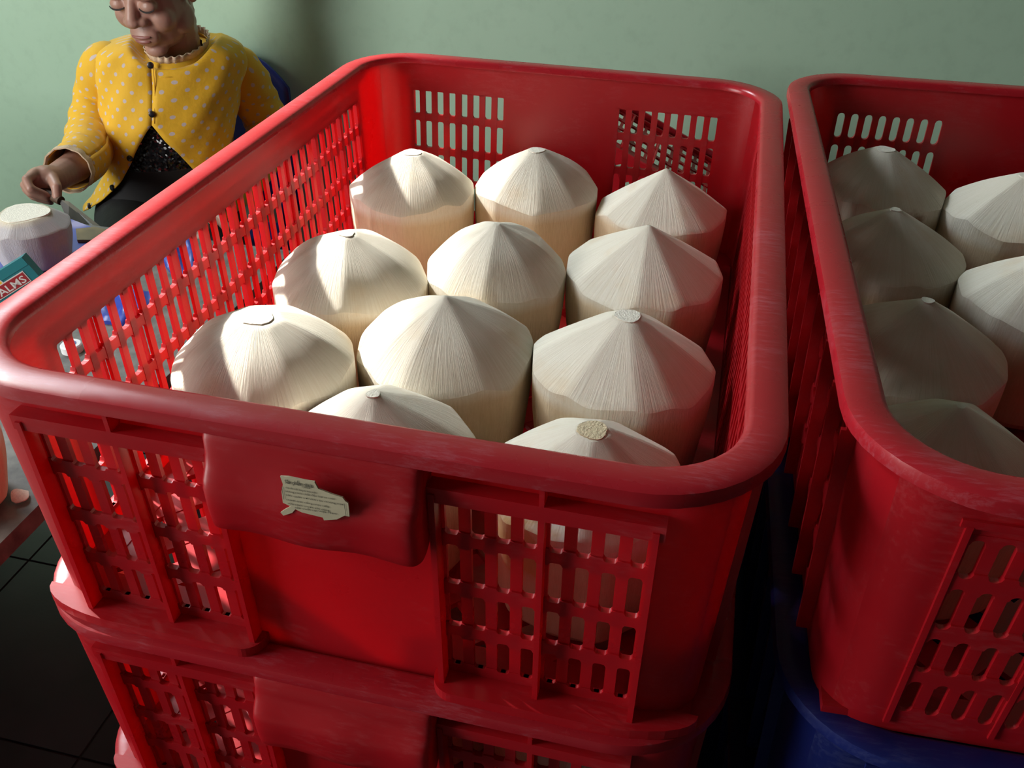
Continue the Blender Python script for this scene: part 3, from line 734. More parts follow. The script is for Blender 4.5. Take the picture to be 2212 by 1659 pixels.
# teal packet with the red label
def packet():
    D = 1.245
    tr, tl = at(58, 590, D), at(-42, 652, D + 0.005)
    ex = (tr - tl).normalized(); br = at(76, 658, D + 0.02); ey = (tr - br); ey = (ey - ex*ey.dot(ex)).normalized(); ez = ex.cross(ey)
    wd, ht, dp = 0.088, 0.045, 0.020
    mat4 = Matrix((ex, ey, ez)).transposed().to_4x4(); mat4.translation = tr - ex*wd - ey*ht
    low = min((mat4 @ Vector((x, y, z))).z for x in (0, wd) for y in (0, ht) for z in (-dp, 0.001)); mat4.translation.z += TZ + 0.0025 - low
    root = empty('teal_packet'); root.matrix_world = mat4
    tag(root, 'teal packet with a red and white label reading PALMS, behind the crate corner', 'packet')
    teal = simple('teal_card', (0.012, 0.16, 0.19), 0.4, 0.08, 20)
    b_ = MB(); b_.box((0, 0, -dp), (wd, ht, 0)); b_.build('box', teal, root)
    f_ = MB(); f_.box((0.0005, ht - 0.012, 0.0), (wd - 0.0005, ht - 0.0005, 0.0004)); f_.build('flap', simple('teal_flap', (0.016, 0.19, 0.22), 0.4, 0.05), root)
    wh = simple('label_white', (0.62, 0.62, 0.60), 0.5, 0.05); rd = simple('label_red', (0.30, 0.012, 0.02), 0.5, 0.1); yl = simple('label_yellow', (0.75, 0.48, 0.02), 0.5, 0.05)
    y0 = 0.0130
    l1 = MB(); l1.box((0.018, y0, 0.0), (wd - 0.012, y0 + 0.017, 0.0006)); l1.build('label_border', wh, root)
    l2 = MB(); l2.box((0.0195, y0 + 0.0014, 0.0), (wd - 0.0134, y0 + 0.0156, 0.0009)); l2.build('label_panel', rd, root)
    dsc = MB(); tube(dsc, [(0.034, y0 + 0.017, 0.0), (0.034, y0 + 0.017, 0.0005)], [0.011, 0.011], 28); dsc.build('label_disc', wh, root)
    dsc = MB(); tube(dsc, [(0.034, y0 + 0.017, 0.0), (0.034, y0 + 0.017, 0.00055)], [0.0095, 0.0095], 28); dsc.build('label_sun', yl, root)
    me = PALMS_ME
    xs = [q.co.x for q in me.vertices]; x0, x1 = min(xs), max(xs)
    for q in me.vertices: q.co = (0.0215 + (q.co.x - x0)/(x1 - x0)*(wd - 0.0215 - 0.016), y0 + 0.0028 + q.co.y*0.86, 0.0011)
    me.materials.clear(); me.materials.append(wh); obj('lettering', me, root)
    w2 = MB(); w2.box((0.0005, 0.001, 0), (wd - 0.022, y0 - 0.003, 0.0005)); w2.build('lower_label', wh, root)
packet()

# ------------------------------------------------------------------ the seated woman
PD = 1.85
N0 = at(365, 130, PD); Ff = Vector((CAM.x - N0.x, CAM.y - N0.y, 0)).normalized(); Rr = Vector((-Ff.y, Ff.x, 0))
PW = Matrix(((Rr.x, -Ff.x, 0, N0.x), (Rr.y, -Ff.y, 0, N0.y), (0, 0, 1, FLOOR_Z), (0, 0, 0, 1)))
PI_ = PW.inverted()
def wp(u, v, b=0.0):
    """photo pixel -> person-local point on the upright plane b metres in front of her axis"""
    d = CM @ Vector(((u - 1106)/FPX, -(v - 829.5)/FPX, -1.0)); n_ = -Ff; p0 = N0 + Ff*b
    return PI_ @ (CAM + d*((p0 - CAM).dot(n_)/d.dot(n_)))
person = empty('person'); person.matrix_world = PW
tag(person, 'seated person in a yellow polka-dot jacket and black trousers, looking down at their hands', 'person')

skin, nt, b, lk = newmat('skin'); oc = objco(nt); n1 = noise(nt, lk, 22, 4, oc)
r = ramp(nt, lk, n1.outputs[0], [(0.3, c4(0.33, 0.18, 0.135)), (0.7, c4(0.42, 0.235, 0.178))]); lk.new(r.outputs[0], b.inputs['Base Color'])
b.inputs['Roughness'].default_value = 0.42; b.inputs['Subsurface Weight'].default_value = 0.08; b.inputs['Subsurface Radius'].default_value = (0.006, 0.002, 0.001)
lip_m = simple('lips', (0.27, 0.10, 0.085), 0.4, 0.1, 60); lash_m = simple('lash', (0.02, 0.014, 0.012), 0.7, 0.1)
hair_m = simple('black_hair', (0.012, 0.010, 0.010), 0.35, 0.4, 200, bumps=0.6, bscale=300)

# head frame
HP = PI_.to_3x3()
yaw, pit, roll = math.radians(-35), math.radians(-20), math.radians(0)
hf = Vector((math.sin(yaw)*math.cos(pit), -math.cos(yaw)*math.cos(pit), math.sin(pit)))     # forward (person-local, -y faces the camera)
hu = Vector((0, 0, 1)); hu = (hu - hf*hu.dot(hf)).normalized(); hr = hu.cross(hf) * 1.0
hr = hf.cross(hu)                                                                             # hr points to the viewer's left if positive
hr = -hr if hr.x < 0 else hr                                                                  # viewer right
hu2 = hu*math.cos(roll) + hr*math.sin(roll); hr2 = hr*math.cos(roll) - hu*math.sin(roll)
HS = 1.0
eye_p = wp(281, 13, 0.115)
HO = eye_p - hf*0.080*HS
def hp(x, f_, u_): return HO + (hr2*x + hf*f_ + hu2*u_)*HS
HM = Matrix((hr2, -hf, hu2)).transposed()   # local x right, -y forward, z up
BODY = MB()
def unit_sphere(seg, rings):
    v = [(0, 0, 1)] + [(math.sin(PI*i/rings)*math.cos(2*PI*k/seg), math.sin(PI*i/rings)*math.sin(2*PI*k/seg), math.cos(PI*i/rings)) for i in range(1, rings) for k in range(seg)] + [(0, 0, -1)]
    f = [(0, 1 + k, 1 + (k+1) % seg) for k in range(seg)]
    for i in range(rings - 2):
        for k in range(seg): a_ = 1 + i*seg + k; b_ = 1 + i*seg + (k+1) % seg; f.append((a_, a_ + seg, b_ + seg, b_))
    n_ = len(v) - 1; o_ = 1 + (rings - 2)*seg
    f += [(o_ + k, n_, o_ + (k+1) % seg) for k in range(seg)]
    return [Vector(x) for x in v], f
US, UF = unit_sphere(20, 12); US2, UF2 = unit_sphere(12, 8)
def ell(c, r, rot=None):
    mt = Matrix.Translation(c) @ (rot.to_4x4() if rot else Matrix.Identity(4)) @ Matrix.Diagonal((r[0], r[1], r[2], 1))
    BODY.add([mt @ q for q in US], UF)
def cap_(p0, p1, r0, r1):
    p0, p1 = Vector(p0), Vector(p1); k = max(2, int((p1 - p0).length/(min(r0, r1)*0.45)) + 1)
    for i in range(k + 1):
        t = i/k; r_ = r0 + (r1 - r0)*t; c_ = p0.lerp(p1, t); BODY.add([c_ + q*r_ for q in US2], UF2)
def hell(c, r): ell(hp(*c), (r[0]*HS, r[1]*HS, r[2]*HS), HM)
hell((0, -0.015, 0.045), (0.072, 0.092, 0.085)); hell((0, 0.018, -0.028), (0.063, 0.064, 0.082)); hell((0, 0.022, -0.070), (0.051, 0.054, 0.044))
hell((0, 0.058, -0.100), (0.023, 0.020, 0.016)); hell((0.033, 0.052, -0.036), (0.027, 0.024, 0.027)); hell((-0.033, 0.052, -0.036), (0.027, 0.024, 0.027))
cap_(hp(0, 0.072, 0.006), hp(0, 0.090, -0.020), 0.010, 0.0125); hell((0, 0.092, -0.026), (0.0150, 0.0125, 0.0105))
for s_ in (-1, 1):
    hell((s_*0.0155, 0.083, -0.029), (0.0100, 0.011, 0.0085)); hell((s_*0.031, 0.0715, -0.003), (0.0165, 0.0125, 0.0115)); hell((s_*0.030, 0.071, 0.019), (0.028, 0.014, 0.009))
    hell((s_*0.073, -0.008, -0.008), (0.008, 0.019, 0.031)); hell((s_*0.050, 0.012, -0.060), (0.016, 0.030, 0.030))
hell((0, 0.074, -0.062), (0.030, 0.014, 0.024)); hell((0, 0.0835, -0.0575), (0.0215, 0.0080, 0.0052)); hell((0, 0.0825, -0.0680), (0.0185, 0.0082, 0.0062))
neck_b = wp(378, 128, -0.015)
cap_(hp(0, -0.02, -0.05), neck_b, 0.050, 0.056)
# torso, legs (inside the clothes), arms
hipc = wp(362, 445, -0.01)
cap_(neck_b, wp(362, 200, -0.01), 0.060, 0.085); cap_(wp(362, 200, -0.01), hipc, 0.088, 0.088)
R_ARM = [wp(236, 150, -0.01), wp(196, 205, -0.03), wp(193, 300, 0.00), wp(165, 358, 0.17), wp(118, 385, 0.235)]
L_ARM = [wp(500, 158, -0.02), wp(556, 215, -0.04), wp(592, 300, -0.02), wp(520, 400, 0.12), wp(440, 450, 0.26)]
for A_ in (R_ARM, L_ARM):
    rad = [0.030, 0.030, 0.030, 0.029, 0.024]
    for i in range(4): cap_(A_[i], A_[i+1], rad[i], rad[i+1])
cap_(wp(362, 165, -0.01), R_ARM[0], 0.045, 0.030); cap_(wp(362, 165, -0.01), L_ARM[0], 0.045, 0.030)
KNEE = {}
for s_, hu_, ku in ((-1, 305, 300), (1, 425, 470)):
    hip = wp(hu_, 478, 0.0); kn = wp(ku, 545, 0.36); kn.z = hip.z - 0.035; KNEE[s_] = (hip, kn)
    ft = Vector((kn.x + s_*0.01, kn.y - 0.01, 0.06)); cap_(hip, kn, 0.070, 0.052); cap_(kn, ft, 0.048, 0.032); cap_(ft, ft + Vector((0, -0.12, -0.032)), 0.032, 0.024)
# right hand closed round the knife handle
wr = R_ARM[4]
def hb(u, v, b_): return wp(u, v, b_)
cap_(wr, hb(98, 388, 0.25), 0.024, 0.026); ell(hb(92, 390, 0.252), (0.030, 0.022, 0.026))
fing = [((76, 374, .262), (57, 388, .285), (66, 408, .300), (98, 421, .292)), ((70, 386, .258), (53, 400, .278), (66, 418, .292), (102, 428, .288)),
        ((72, 398, .250), (57, 410, .266), (72, 425, .280), (106, 433, .280)), ((80, 408, .242), (68, 419, .256), (82, 430, .268), (110, 437, .272))]
for i, ch in enumerate(fing):
    rr0 = (0.0088, 0.0086, 0.0080, 0.0070)[i]
    for j in range(3): cap_(hb(*ch[j]), hb(*ch[j+1]), rr0*(1 - 0.06*j), rr0*(1 - 0.06*(j+1)))
cap_(hb(112, 384, .262), hb(122, 404, .290), 0.0115, 0.0100); cap_(hb(122, 404, .290), hb(124, 426, .296), 0.0098, 0.0082)
# left hand resting on the lap
wl = L_ARM[4]; cap_(wl, wl + Vector((-0.03, -0.05, -0.005)), 0.024, 0.026)
for i in range(4): 
    s0 = wl + Vector((-0.055 + 0.017*i, -0.075, -0.005)); cap_(s0, s0 + Vector((-0.012, -0.03, -0.012)), 0.0085, 0.008); cap_(s0 + Vector((-0.012, -0.03, -0.012)), s0 + Vector((-0.012, -0.045, -0.03)), 0.008, 0.007)
cap_(wl + Vector((0.02, -0.04, 0)), wl + Vector((0.035, -0.085, -0.01)), 0.011, 0.009)
me = bpy.data.meshes.new('body'); me.from_pydata(BODY.v, [], BODY.f); me.update(); me.materials.append(skin)
body = obj('body', me, person)
md = body.modifiers.new('union', 'REMESH'); md.mode = 'VOXEL'; md.voxel_size = 0.0028; md.use_smooth_shade = True
md = body.modifiers.new('soften', 'SMOOTH'); md.factor = 0.5; md.iterations = 3
def child_ell(name, c, r, m, parent=body, seg=20):
    bm = bmesh.new(); bmesh.ops.create_uvsphere(bm, u_segments=seg, v_segments=seg//2, radius=1.0, matrix=Matrix.Translation(hp(*c)) @ HM.to_4x4() @ Matrix.Diagonal((r[0], r[1], r[2], 1)))
    me = bpy.data.meshes.new(name); bm.to_mesh(me); bm.free(); me.materials.append(m); me.polygons.foreach_set('use_smooth', [True]*len(me.polygons)); return obj(name, me, parent)
child_ell('upper_lip', (0, 0.0848, -0.0580), (0.0205, 0.0084, 0.0042), lip_m); child_ell('lower_lip', (0, 0.0836, -0.0676), (0.0175, 0.0088, 0.0054), lip_m)
for s_ in (-1, 1):
    mbl = MB(); pts = [hp(s_*0.031 + 0.0155*math.cos(t), 0.0835 - 0.0050*(math.cos(t))**2, -0.0045 - 0.0040*math.sin(t)) for t in [PI*k/8 for k in range(9)]]
    tube(mbl, pts, [0.0006 + 0.0012*math.sin(PI*k/8) for k in range(9)], 6); mbl.build('eyelashes', lash_m, body, True)
    mbl = MB(); pts = [hp(s_*0.031 + 0.021*(1 - 2*k/8), 0.0835 - 0.012*((1 - 2*k/8))**2, 0.021 + 0.004*math.sin(PI*k/8)) for k in range(9)]
    tube(mbl, pts, [0.0008 + 0.0022*math.sin(PI*k/8) for k in range(9)], 6); mbl.build('eyebrow', lash_m, body, True)
# hair: cap over the skull, open at the face, gathered behind
bm = bmesh.new(); bmesh.ops.create_uvsphere(bm, u_segments=40, v_segments=26, radius=1.0)
for vtx in list(bm.verts):
    x, y, z = vtx.co
    if (-y > 0.42 and z < 0.40) or (z < -0.52 and -y > -0.35) or (z < -0.85): bm.verts.remove(vtx)
for vtx in bm.verts:
    x, y, z = vtx.co; vtx.co = hp(x*0.080, -y*0.100 - 0.018, z*0.095 + 0.045)
me = bpy.data.meshes.new('hair'); bm.to_mesh(me); bm.free(); me.materials.append(hair_m); me.polygons.foreach_set('use_smooth', [True]*len(me.polygons))
hair = obj('hair', me, person); md = hair.modifiers.new('t', 'SOLIDIFY'); md.thickness = 0.012; md.offset = -0.5
bm = bmesh.new(); bmesh.ops.create_uvsphere(bm, u_segments=20, v_segments=12, radius=1.0, matrix=Matrix.Translation(hp(0, -0.125, 0.01)) @ HM.to_4x4() @ Matrix.Diagonal((0.035, 0.032, 0.035, 1)))
me = bpy.data.meshes.new('hair_bun'); bm.to_mesh(me); bm.free(); me.materials.append(hair_m); me.polygons.foreach_set('use_smooth', [True]*len(me.polygons)); obj('hair_bun', me, hair)

# jacket
def dotted(name, base, dot):
    m, nt, b, lk = newmat(name); uvn = N(nt, 'ShaderNodeUVMap').outputs[0]
    sc = N(nt, 'ShaderNodeVectorMath', operation='SCALE'); lk.new(uvn, sc.inputs[0]); sc.inputs['Scale'].default_value = 1/0.0315
    ds = []
    for off in ((0, 0, 0), (0.5, 0.5, 0)):
        ad = N(nt, 'ShaderNodeVectorMath', operation='ADD'); lk.new(sc.outputs[0], ad.inputs[0]); ad.inputs[1].default_value = off
        fr = N(nt, 'ShaderNodeVectorMath', operation='FRACTION'); lk.new(ad.outputs[0], fr.inputs[0])
        sb = N(nt, 'ShaderNodeVectorMath', operation='SUBTRACT'); lk.new(fr.outputs[0], sb.inputs[0]); sb.inputs[1].default_value = (0.5, 0.5, 0)
        ml = N(nt, 'ShaderNodeVectorMath', operation='MULTIPLY'); lk.new(sb.outputs[0], ml.inputs[0]); ml.inputs[1].default_value = (1, 1, 0)
        le = N(nt, 'ShaderNodeVectorMath', operation='LENGTH'); lk.new(ml.outputs[0], le.inputs[0]); ds.append(le.outputs['Value'])
    mn = N(nt, 'ShaderNodeMath', operation='MINIMUM'); lk.new(ds[0], mn.inputs[0]); lk.new(ds[1], mn.inputs[1])
    rp = ramp(nt, lk, mn.outputs[0], [(0.105, c4(*dot)), (0.128, c4(*base))]); lk.new(rp.outputs[0], b.inputs['Base Color'])
    b.inputs['Roughness'].default_value = 0.75; b.inputs['Sheen Weight'].default_value = 0.15
    bump(nt, lk, noise(nt, lk, 55, 3, objco(nt)).outputs[0], 0.25, 0.004, b); return m
yellow = dotted('yellow_polka_dot', (0.74, 0.42, 0.012), (0.55, 0.47, 0.45))
cream = simple('cream_lace', (0.62, 0.47, 0.32), 0.8, 0.12, 90, bumps=0.4, bscale=400)
button_m = simple('dark_metal_button', (0.05, 0.045, 0.05), 0.25, 0.2, 40, metallic=0.8)
LV = [(64, 340, 432, .052), (74, 300, 450, .058), (82, 262, 468, .064), (92, 230, 494, .074), (106, 209, 517, .082), (128, 202, 530, .088), (162, 207, 528, .098), (205, 214, 514, .112), (250, 217, 506, .118), (300, 228, 498, .116), (345, 232, 500, .118), (385, 220, 512, .124), (415, 200, 535, .132), (440, 178, 560, .140)]
LVS = catmull(LV, 4)
PH0 = math.radians(-13)
def torso_pt(lev, ph, off=0.0):
    v_, ul, ur, dp = lev; a_, b_ = wp(ul, v_), wp(ur, v_); c_ = (a_ + b_)/2; hw = (b_ - a_).length/2 + off; dp = dp + off
    sx, cx_ = math.sin(ph), math.cos(ph)
    e = 0.86
    return Vector((c_.x + hw*math.copysign(abs(sx)**e, sx), c_.y - dp*math.copysign(abs(cx_)**e, cx_), c_.z))
def open_angle(v_):
    tab = [(40, 0.0), (228, 0.0), (237, 0.05), (262, 0.16), (302, 0.34), (342, 0.56), (370, 0.76), (400, 1.02), (422, 1.24), (441, 1.42)]
    for (a_, x), (b_, y) in zip(tab, tab[1:]):
        if v_ <= b_: return x + (y - x)*(v_ - a_)/(b_ - a_)
    return tab[-1][1]
def wr_(ph, z): return 0.0022*math.sin(5*ph + 38*z) * math.sin(60*z + 2*ph) + 0.0018*math.sin(11*ph - 52*z)
cf, cb = wp(346, 133, 0.078), wp(421, 66, -0.055); cc = (cf + cb)/2; ax1 = (cf - cb); ra = ax1.length/2; ax1.normalize(); ax2 = Vector((1, 0, 0)); ax2 = (ax2 - ax1*ax2.dot(ax1)).normalized(); axn = ax1.cross(ax2); axn = axn if axn.z > 0 else -axn
v, f, uv = [], [], []; nc = 84
for lev in LVS:
    oa = open_angle(lev[0])
    for k in range(nc + 1):
        t = k/nc; ph = PH0 + oa + (2*PI - 2*oa)*t
        p_ = torso_pt(lev, ph, 0.004); p_ = p_ + Vector((math.sin(ph), -math.cos(ph), 0))*(wr_(ph, p_.z)*min(1, oa*0 + 1))
        q_ = p_ - cc; h_ = q_.dot(axn); e_ = (q_.dot(ax1)/ra)**2 + (q_.dot(ax2)/0.052)**2
        uv.append((ph*0.128, p_.z*1.03))
        if h_ > -0.012 and e_ < 2.2: p_ = p_ - axn*(h_ + 0.012)*min(1, (2.2 - e_)/0.8)
        v.append(p_)
nl = len(LVS)
for i in range(nl - 1):
    for k in range(nc): a_ = i*(nc+1) + k; f.append((a_, a_ + 1, a_ + nc + 2, a_ + nc + 1))
jacket = obj('jacket', uvmesh('jacket', v, f, uv, yellow), person); jacket['label'] = 'yellow jacket with pale polka dots, cut away in front'
md = jacket.modifiers.new('t', 'SOLIDIFY'); md.thickness = 0.0022; md.offset = 0
def sleeve(P, R_, name='sleeve', seed=0):
    pts = catmull([tuple(p_) + (r_,) for p_, r_ in zip(P, R_)], 9); v, f, uv = [], [], []; seg = 40; prev = None; ln_ = 0
    for i, q in enumerate(pts):
        p_ = Vector(q[:3]); r_ = q[3]; t = (Vector(pts[min(i+1, len(pts)-1)][:3]) - Vector(pts[max(i-1, 0)][:3])).normalized()
        x = t.orthogonal().normalized() if prev is None else (prev - t*prev.dot(t)).normalized(); prev = x; y = t.cross(x)
        if i: ln_ += (p_ - Vector(pts[i-1][:3])).length
        for k in range(seg + 1):
            an = 2*PI*k/seg; w_ = 1 + 0.045*math.sin(3*an + ln_*70 + seed) * math.sin(ln_*55 + an) + 0.025*math.sin(ln_*150 + 2*an)
            v.append(p_ + (x*math.cos(an) + y*math.sin(an))*r_*w_); uv.append((an*0.042, ln_))
    for i in range(len(pts) - 1):
        for k in range(seg): a_ = i*(seg+1) + k; f.append((a_, a_ + 1, a_ + seg + 2, a_ + seg + 1))
    o = obj(name, uvmesh(name, v, f, uv, yellow), jacket); md = o.modifiers.new('t', 'SOLIDIFY'); md.thickness = 0.002; md.offset = 0; return Vector(pts[-1][:3]), (Vector(pts[-1][:3]) - Vector(pts[-3][:3])).normalized()
for P, R_, sd_ in (([wp(262, 130, -0.01), wp(224, 142, -0.01), wp(206, 215, -0.02), wp(196, 285, 0.02), wp(185, 335, 0.10), wp(152, 364, 0.185)], [0.030, 0.040, 0.040, 0.045, 0.046, 0.041], 1.0),
                   ([wp(470, 128, -0.01), wp(518, 150, -0.01), wp(552, 215, -0.03), wp(580, 290, -0.01), wp(530, 380, 0.11), wp(465, 435, 0.22)], [0.032, 0.044, 0.046, 0.046, 0.044, 0.040], 2.0)):
    pe, te = sleeve(P, R_, seed=sd_)
    mbc = MB(); x = te.orthogonal().normalized(); y = te.cross(x); sg = 48
    rings = [(-0.003, 0.0435), (0.004, 0.0440), (0.010, 0.0425), (0.016, 0.0430), (0.0155, 0.0405), (0.0, 0.0405)]
    vv = []
    for (o_, r_) in rings:
        for k in range(sg): an = 2*PI*k/sg; vv.append(pe + te*o_ + (x*math.cos(an) + y*math.sin(an))*(r_ + 0.0008*math.sin(12*an)))
    ff = [(i*sg + k, i*sg + (k+1) % sg, ((i+1) % 6)*sg + (k+1) % sg, ((i+1) % 6)*sg + k) for i in range(6) for k in range(sg)]
    mbc.add(vv, ff); mbc.build('cuff', cream, jacket, True)
# lace frill round the neck
vv, ff = [], []; sg = 160
for k in range(sg):
    an = 2*PI*k/sg; d_ = ax1*math.cos(an)*ra + ax2*math.sin(an)*0.052; ru = math.sin(an*26)
    for (h_, o_) in ((-0.004, 0.0), (0.004, 0.001 + 0.0008*ru), (0.011, 0.0022 + 0.0030*ru)):
        vv.append(cc + d_*(1 + o_/0.06) + axn*h_)
for k in range(sg):
    for j in range(2): a_ = k*3 + j; b_ = ((k+1) % sg)*3 + j; ff.append((a_, b_, b_ + 1, a_ + 1))
fr = obj('collar_frill', mesh('collar_frill', vv, ff, cream, True), jacket); md = fr.modifiers.new('t', 'SOLIDIFY'); md.thickness = 0.0014
vv, ff = [], []; uvv = []
for k in range(61):
    an = 2*PI*k/60; d_ = ax1*math.cos(an)*ra + ax2*math.sin(an)*0.052
    for (h_, o_) in ((-0.022, 0.016), (-0.012, 0.006), (-0.002, 0.001)): vv.append(cc + d_*(1 + o_/0.06) + axn*h_); uvv.append((an*0.06, h_))
for k in range(60):
    for j in range(2): a_ = k*3 + j; b_ = (k+1)*3 + j; ff.append((a_, b_, b_ + 1, a_ + 1))
o = obj('collar_band', uvmesh('collar_band', vv, ff, uvv, yellow), jacket); md = o.modifiers.new('t', 'SOLIDIFY'); md.thickness = 0.002
def lev_at(v_):
    for a_, b_ in zip(LVS, LVS[1:]):
        if a_[0] <= v_ <= b_[0]: return a_ + (b_ - a_)*((v_ - a_[0])/(b_[0] - a_[0]))
    return LVS[-1]
for v_, dph in ((112, 0.0), (205, 0.0), (296, -0.05), (364, -0.06), (418, -0.05)):
    oa = open_angle(v_); ph = PH0 - oa + dph*(1 if oa else 0); p_ = torso_pt(lev_at(v_), ph, 0.0085); nrm = Vector((math.sin(ph), -math.cos(ph), 0.1)).normalized()
    mbt = MB(); tube(mbt, [p_ - nrm*0.003, p_, p_ + nrm*0.0018, p_ + nrm*0.0026], [0.0062, 0.0062, 0.0056, 0.0030], 20); mbt.build('button', button_m, jacket, True, 40)
# front seam of the closed part
mbt = MB(); pts = [torso_pt(lev_at(q), PH0 + 0.03, 0.0065) for q in range(112, 228, 8)]; tube(mbt, pts, 0.0009, 6); mbt.build('front_seam', simple('seam_thread', (0.62, 0.32, 0.02), 0.8, 0.1), jacket, True)

# black sequinned top and trousers
blk, nt, b, lk = newmat('black_sequin_top'); oc = objco(nt)
vo = N(nt, 'ShaderNodeTexVoronoi'); vo.inputs['Scale'].default_value = 260; lk.new(oc, vo.inputs['Vector'])
b.inputs['Base Color'].default_value = c4(0.012, 0.012, 0.014)
sep = N(nt, 'ShaderNodeSeparateXYZ'); lk.new(oc, sep.inputs[0]); z_hi, z_lo = wp(340, 296, 0.11).z, wp(340, 374, 0.11).z
mr = N(nt, 'ShaderNodeMapRange'); lk.new(sep.outputs[2], mr.inputs[0]); mr.inputs[1].default_value = z_lo - 0.002; mr.inputs[2].default_value = z_lo + 0.002
rg = N(nt, 'ShaderNodeMapRange'); lk.new(mr.outputs[0], rg.inputs[0]); rg.inputs[3].default_value = 0.8; rg.inputs[4].default_value = 0.16; lk.new(rg.outputs[0], b.inputs['Roughness'])
nm = N(nt, 'ShaderNodeMix', data_type='VECTOR'); geo = N(nt, 'ShaderNodeNewGeometry')
vs_ = N(nt, 'ShaderNodeVectorMath', operation='SUBTRACT'); lk.new(vo.outputs['Color'], vs_.inputs[0]); vs_.inputs[1].default_value = (0.5, 0.5, 0.5)
va = N(nt, 'ShaderNodeVectorMath', operation='ADD'); lk.new(geo.outputs['Normal'], va.inputs[0]); lk.new(vs_.outputs[0], va.inputs[1])
vn = N(nt, 'ShaderNodeVectorMath', operation='NORMALIZE'); lk.new(va.outputs[0], vn.inputs[0])
lk.new(mr.outputs[0], nm.inputs[0]); lk.new(geo.outputs['Normal'], nm.inputs[4]); lk.new(vn.outputs[0], nm.inputs[5]); lk.new(nm.outputs[1], b.inputs['Normal'])
v, f = [], []; nc = 64
LT = [l for l in LVS if l[0] > 130] + [np.array((470, 200, 535, .125))]
for lev in LT:
    for k in range(nc): ph = 2*PI*k/nc; v.append(torso_pt((lev[0], max(lev[1], 205), min(lev[2], 530), lev[3]), ph, -0.010))
for i in range(len(LT) - 1):
    for k in range(nc): a_ = i*nc + k; b_ = i*nc + (k+1) % nc; f.append((a_, b_, b_ + nc, a_ + nc))
f.append(tuple(range(nc))); f.append(tuple((len(LT)-1)*nc + k for k in range(nc)))
top_o = obj('sequin_top', mesh('sequin_top', v, f, blk, True, 50), person); top_o['label'] = 'black top with silver sequins'
trm = simple('black_trousers', (0.010, 0.010, 0.012), 0.75, 0.3, 40, bumps=0.3, bscale=60)
bm = MB()
for s_ in (-1, 1):
    hip, kn = KNEE[s_]; ft = Vector((kn.x + s_*0.01, kn.y - 0.01, 0.09)); m1 = hip.lerp(kn, 0.5) + Vector((0, 0, 0.012))
    pts = catmull([tuple(hip + Vector((-s_*0.01, 0.05, 0))) + (0.092,), tuple(hip) + (0.094,), tuple(m1) + (0.084,), tuple(kn) + (0.066,), tuple(kn.lerp(ft, 0.35)) + (0.058,), tuple(ft) + (0.050,)], 6)
    tube(bm, [q[:3] for q in pts], [q[3] for q in pts], 24)
c_ = (KNEE[-1][0] + KNEE[1][0])/2
tube(bm, [c_ + Vector((-0.09, 0.0, 0)), c_ + Vector((0.09, 0.0, 0))], [0.098, 0.098], 24)
tr = bm.build('trousers', trm, person, True); tr['label'] = 'black trousers'
md = tr.modifiers.new('union', 'REMESH'); md.mode = 'VOXEL'; md.voxel_size = 0.006; md.use_smooth_shade = True
md = tr.modifiers.new('soften', 'SMOOTH'); md.factor = 0.5; md.iterations = 6
for s_ in (-1, 1):
    hip, kn = KNEE[s_]; ft = Vector((kn.x + s_*0.01, kn.y - 0.05, 0.0)); bm = MB()
    tube(bm, [ft + Vector((0, 0.09, 0.006)), ft + Vector((0, -0.13, 0.006))], [0.036, 0.04], 16)
    o = bm.build('sandal', simple('dark_sandal', (0.03, 0.025, 0.03), 0.7, 0.2), person)
    for q in o.data.vertices: q.co.z = max(0.0, min(0.016, q.co.z))

# cleaver in the right hand
kn_root = empty('cleaver', tuple(PW @ hb(112, 428, .285))); tag(kn_root, 'broad dark steel cleaver held in the right hand above the table', 'knife')
kinv = Matrix.Translation(-kn_root.location)
steel = simple('dark_worn_steel', (0.035, 0.034, 0.028), 0.4, 0.35, 30)
glint_m = simple('glint_steel', (0.42, 0.42, 0.42), 0.3, 0.2, 30, metallic=0.8)
def kpt(u, v, b_): return kinv @ (PW @ wp(u, v, b_))
BQ = [(128, 432, .30), (150, 437, .315), (239, 508, .40), (228, 521, .41), (170, 512, .36), (150, 482, .33)]
def plate(name, pts, th, m):
    P = [kpt(*q) for q in pts]; n_ = (P[2] - P[0]).cross(P[4 % len(P)] - P[0]).normalized()*th; k_ = len(P)
    return obj(name, mesh(name, [p_ - n_ for p_ in P] + [p_ + n_ for p_ in P], [tuple(range(k_)), tuple(range(k_, 2*k_))] + [(i, (i+1) % k_, (i+1) % k_ + k_, i + k_) for i in range(k_)], m), kn_root)
plate('blade', BQ, 0.0015, steel)
plate('blade_spine', [(134, 433, .305), (150, 436, .316), (240, 507, .402), (236, 513, .404), (200, 485, .37), (150, 446, .32)], 0.0021, simple('spine_steel', (0.085, 0.078, 0.05), 0.5, 0.2, 40))
plate('tip_glint', [(203, 486, .372), (212, 492, .38), (238, 508, .402), (236, 511, .403), (222, 503, .39), (206, 493, .376)], 0.0026, glint_m)  # silver glint near the blade tip, put in as a brighter steel strip
bm = MB(); tube(bm, [kpt(132, 434, .303), kpt(100, 416, .272), kpt(84, 404, .258)], [0.008, 0.0095, 0.010], 14); bm.build('handle', simple('wood_handle', (0.08, 0.045, 0.025), 0.6, 0.3, 40), kn_root, True)

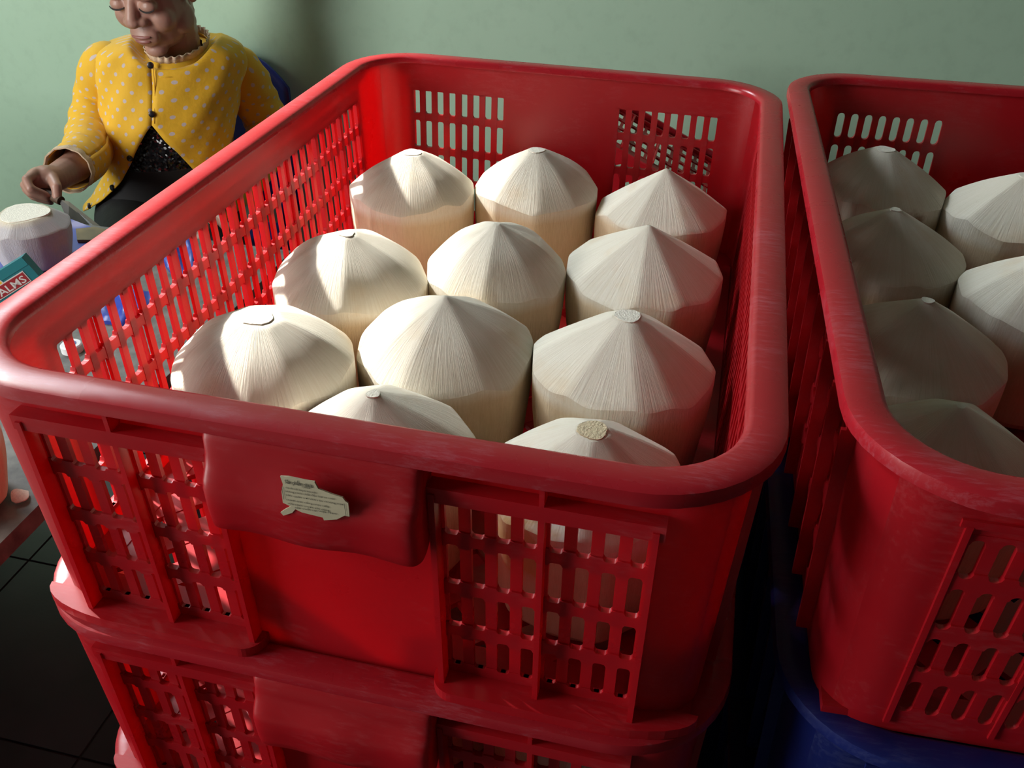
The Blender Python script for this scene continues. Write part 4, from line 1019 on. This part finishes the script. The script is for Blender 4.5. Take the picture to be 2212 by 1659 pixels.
# blue plastic chair
chm = simple('blue_chair_plastic', (0.020, 0.035, 0.27), 0.38, 0.12, 8)
seat_z = min(KNEE[-1][0].z, KNEE[1][0].z) - 0.098
ch = empty('plastic_chair'); ch.matrix_world = PW @ Matrix.Translation((0.085, 0.045, 0)) @ Matrix.Rotation(math.radians(-20), 4, 'Z'); tag(ch, 'blue plastic chair behind the seated person', 'chair')
def chl(p_): return Vector(p_) - Vector((0.085, 0.06, 0))
SW = 0.185; sc_ = chl(((wp(362, 445).x + 0.045), 0.0, seat_z)); sx0 = sc_.x
v, f = [], []; R1 = rr_pts(SW, 0.165, 0.05, 6); n_ = len(R1)
v = [(sx0 + x, y - 0.02, seat_z - 0.014) for x, y in R1] + [(sx0 + x, y - 0.02, seat_z) for x, y in R1]
f = [tuple(range(n_)), tuple(range(n_, 2*n_))] + [(k, (k+1) % n_, (k+1) % n_ + n_, k + n_) for k in range(n_)]
obj('seat', mesh('seat', v, f, chm, True, 40), ch)
btop = wp(590, 100, -0.20).z
v, f = [], []; cols_, rows_ = 22, 12
for j in range(rows_ + 1):
    t = j/rows_; z = seat_z + 0.06 + (btop - seat_z - 0.06)*t
    for i in range(cols_ + 1):
        s = -1 + 2*i/cols_; wd = SW*(1.02 - 0.06*t); y = 0.125 + 0.035*t - 0.045*s*s
        zz = z - 0.07*max(0, abs(s) - 0.35)**2/0.4225*t
        v.append((sx0 + 0.045 + s*wd, y, zz))
for j in range(rows_):
    for i in range(cols_):
        if 2 <= j <= 9 and i in (5, 8, 10, 11, 13, 16) and False: continue
        a_ = j*(cols_ + 1) + i; f.append((a_, a_ + 1, a_ + cols_ + 2, a_ + cols_ + 1))
bk = obj('backrest', mesh('backrest', v, f, chm, True), ch); md = bk.modifiers.new('t', 'SOLIDIFY'); md.thickness = 0.008; md.offset = 0
for sx_ in (-1, 1):
    for sy_ in (-1, 1):
        bm = MB(); p0 = Vector((sx0 + sx_*(SW - 0.025), -0.03 + sy_*0.125, seat_z - 0.01)); p1 = Vector((sx0 + sx_*(SW + 0.01), -0.03 + sy_*0.150, 0.0))
        tube(bm, [p0, p1], [0.024, 0.018], 12); bm.build('leg', chm, ch, True, 40)
    bm = MB(); p0 = Vector((sx0 + sx_*(SW - 0.01), 0.10, seat_z - 0.005)); p1 = Vector((sx0 + 0.03 + sx_*(SW - 0.02), 0.095, seat_z + 0.09)); tube(bm, [p0, p1], [0.020, 0.016], 12); bm.build('back_post', chm, ch, True, 40)
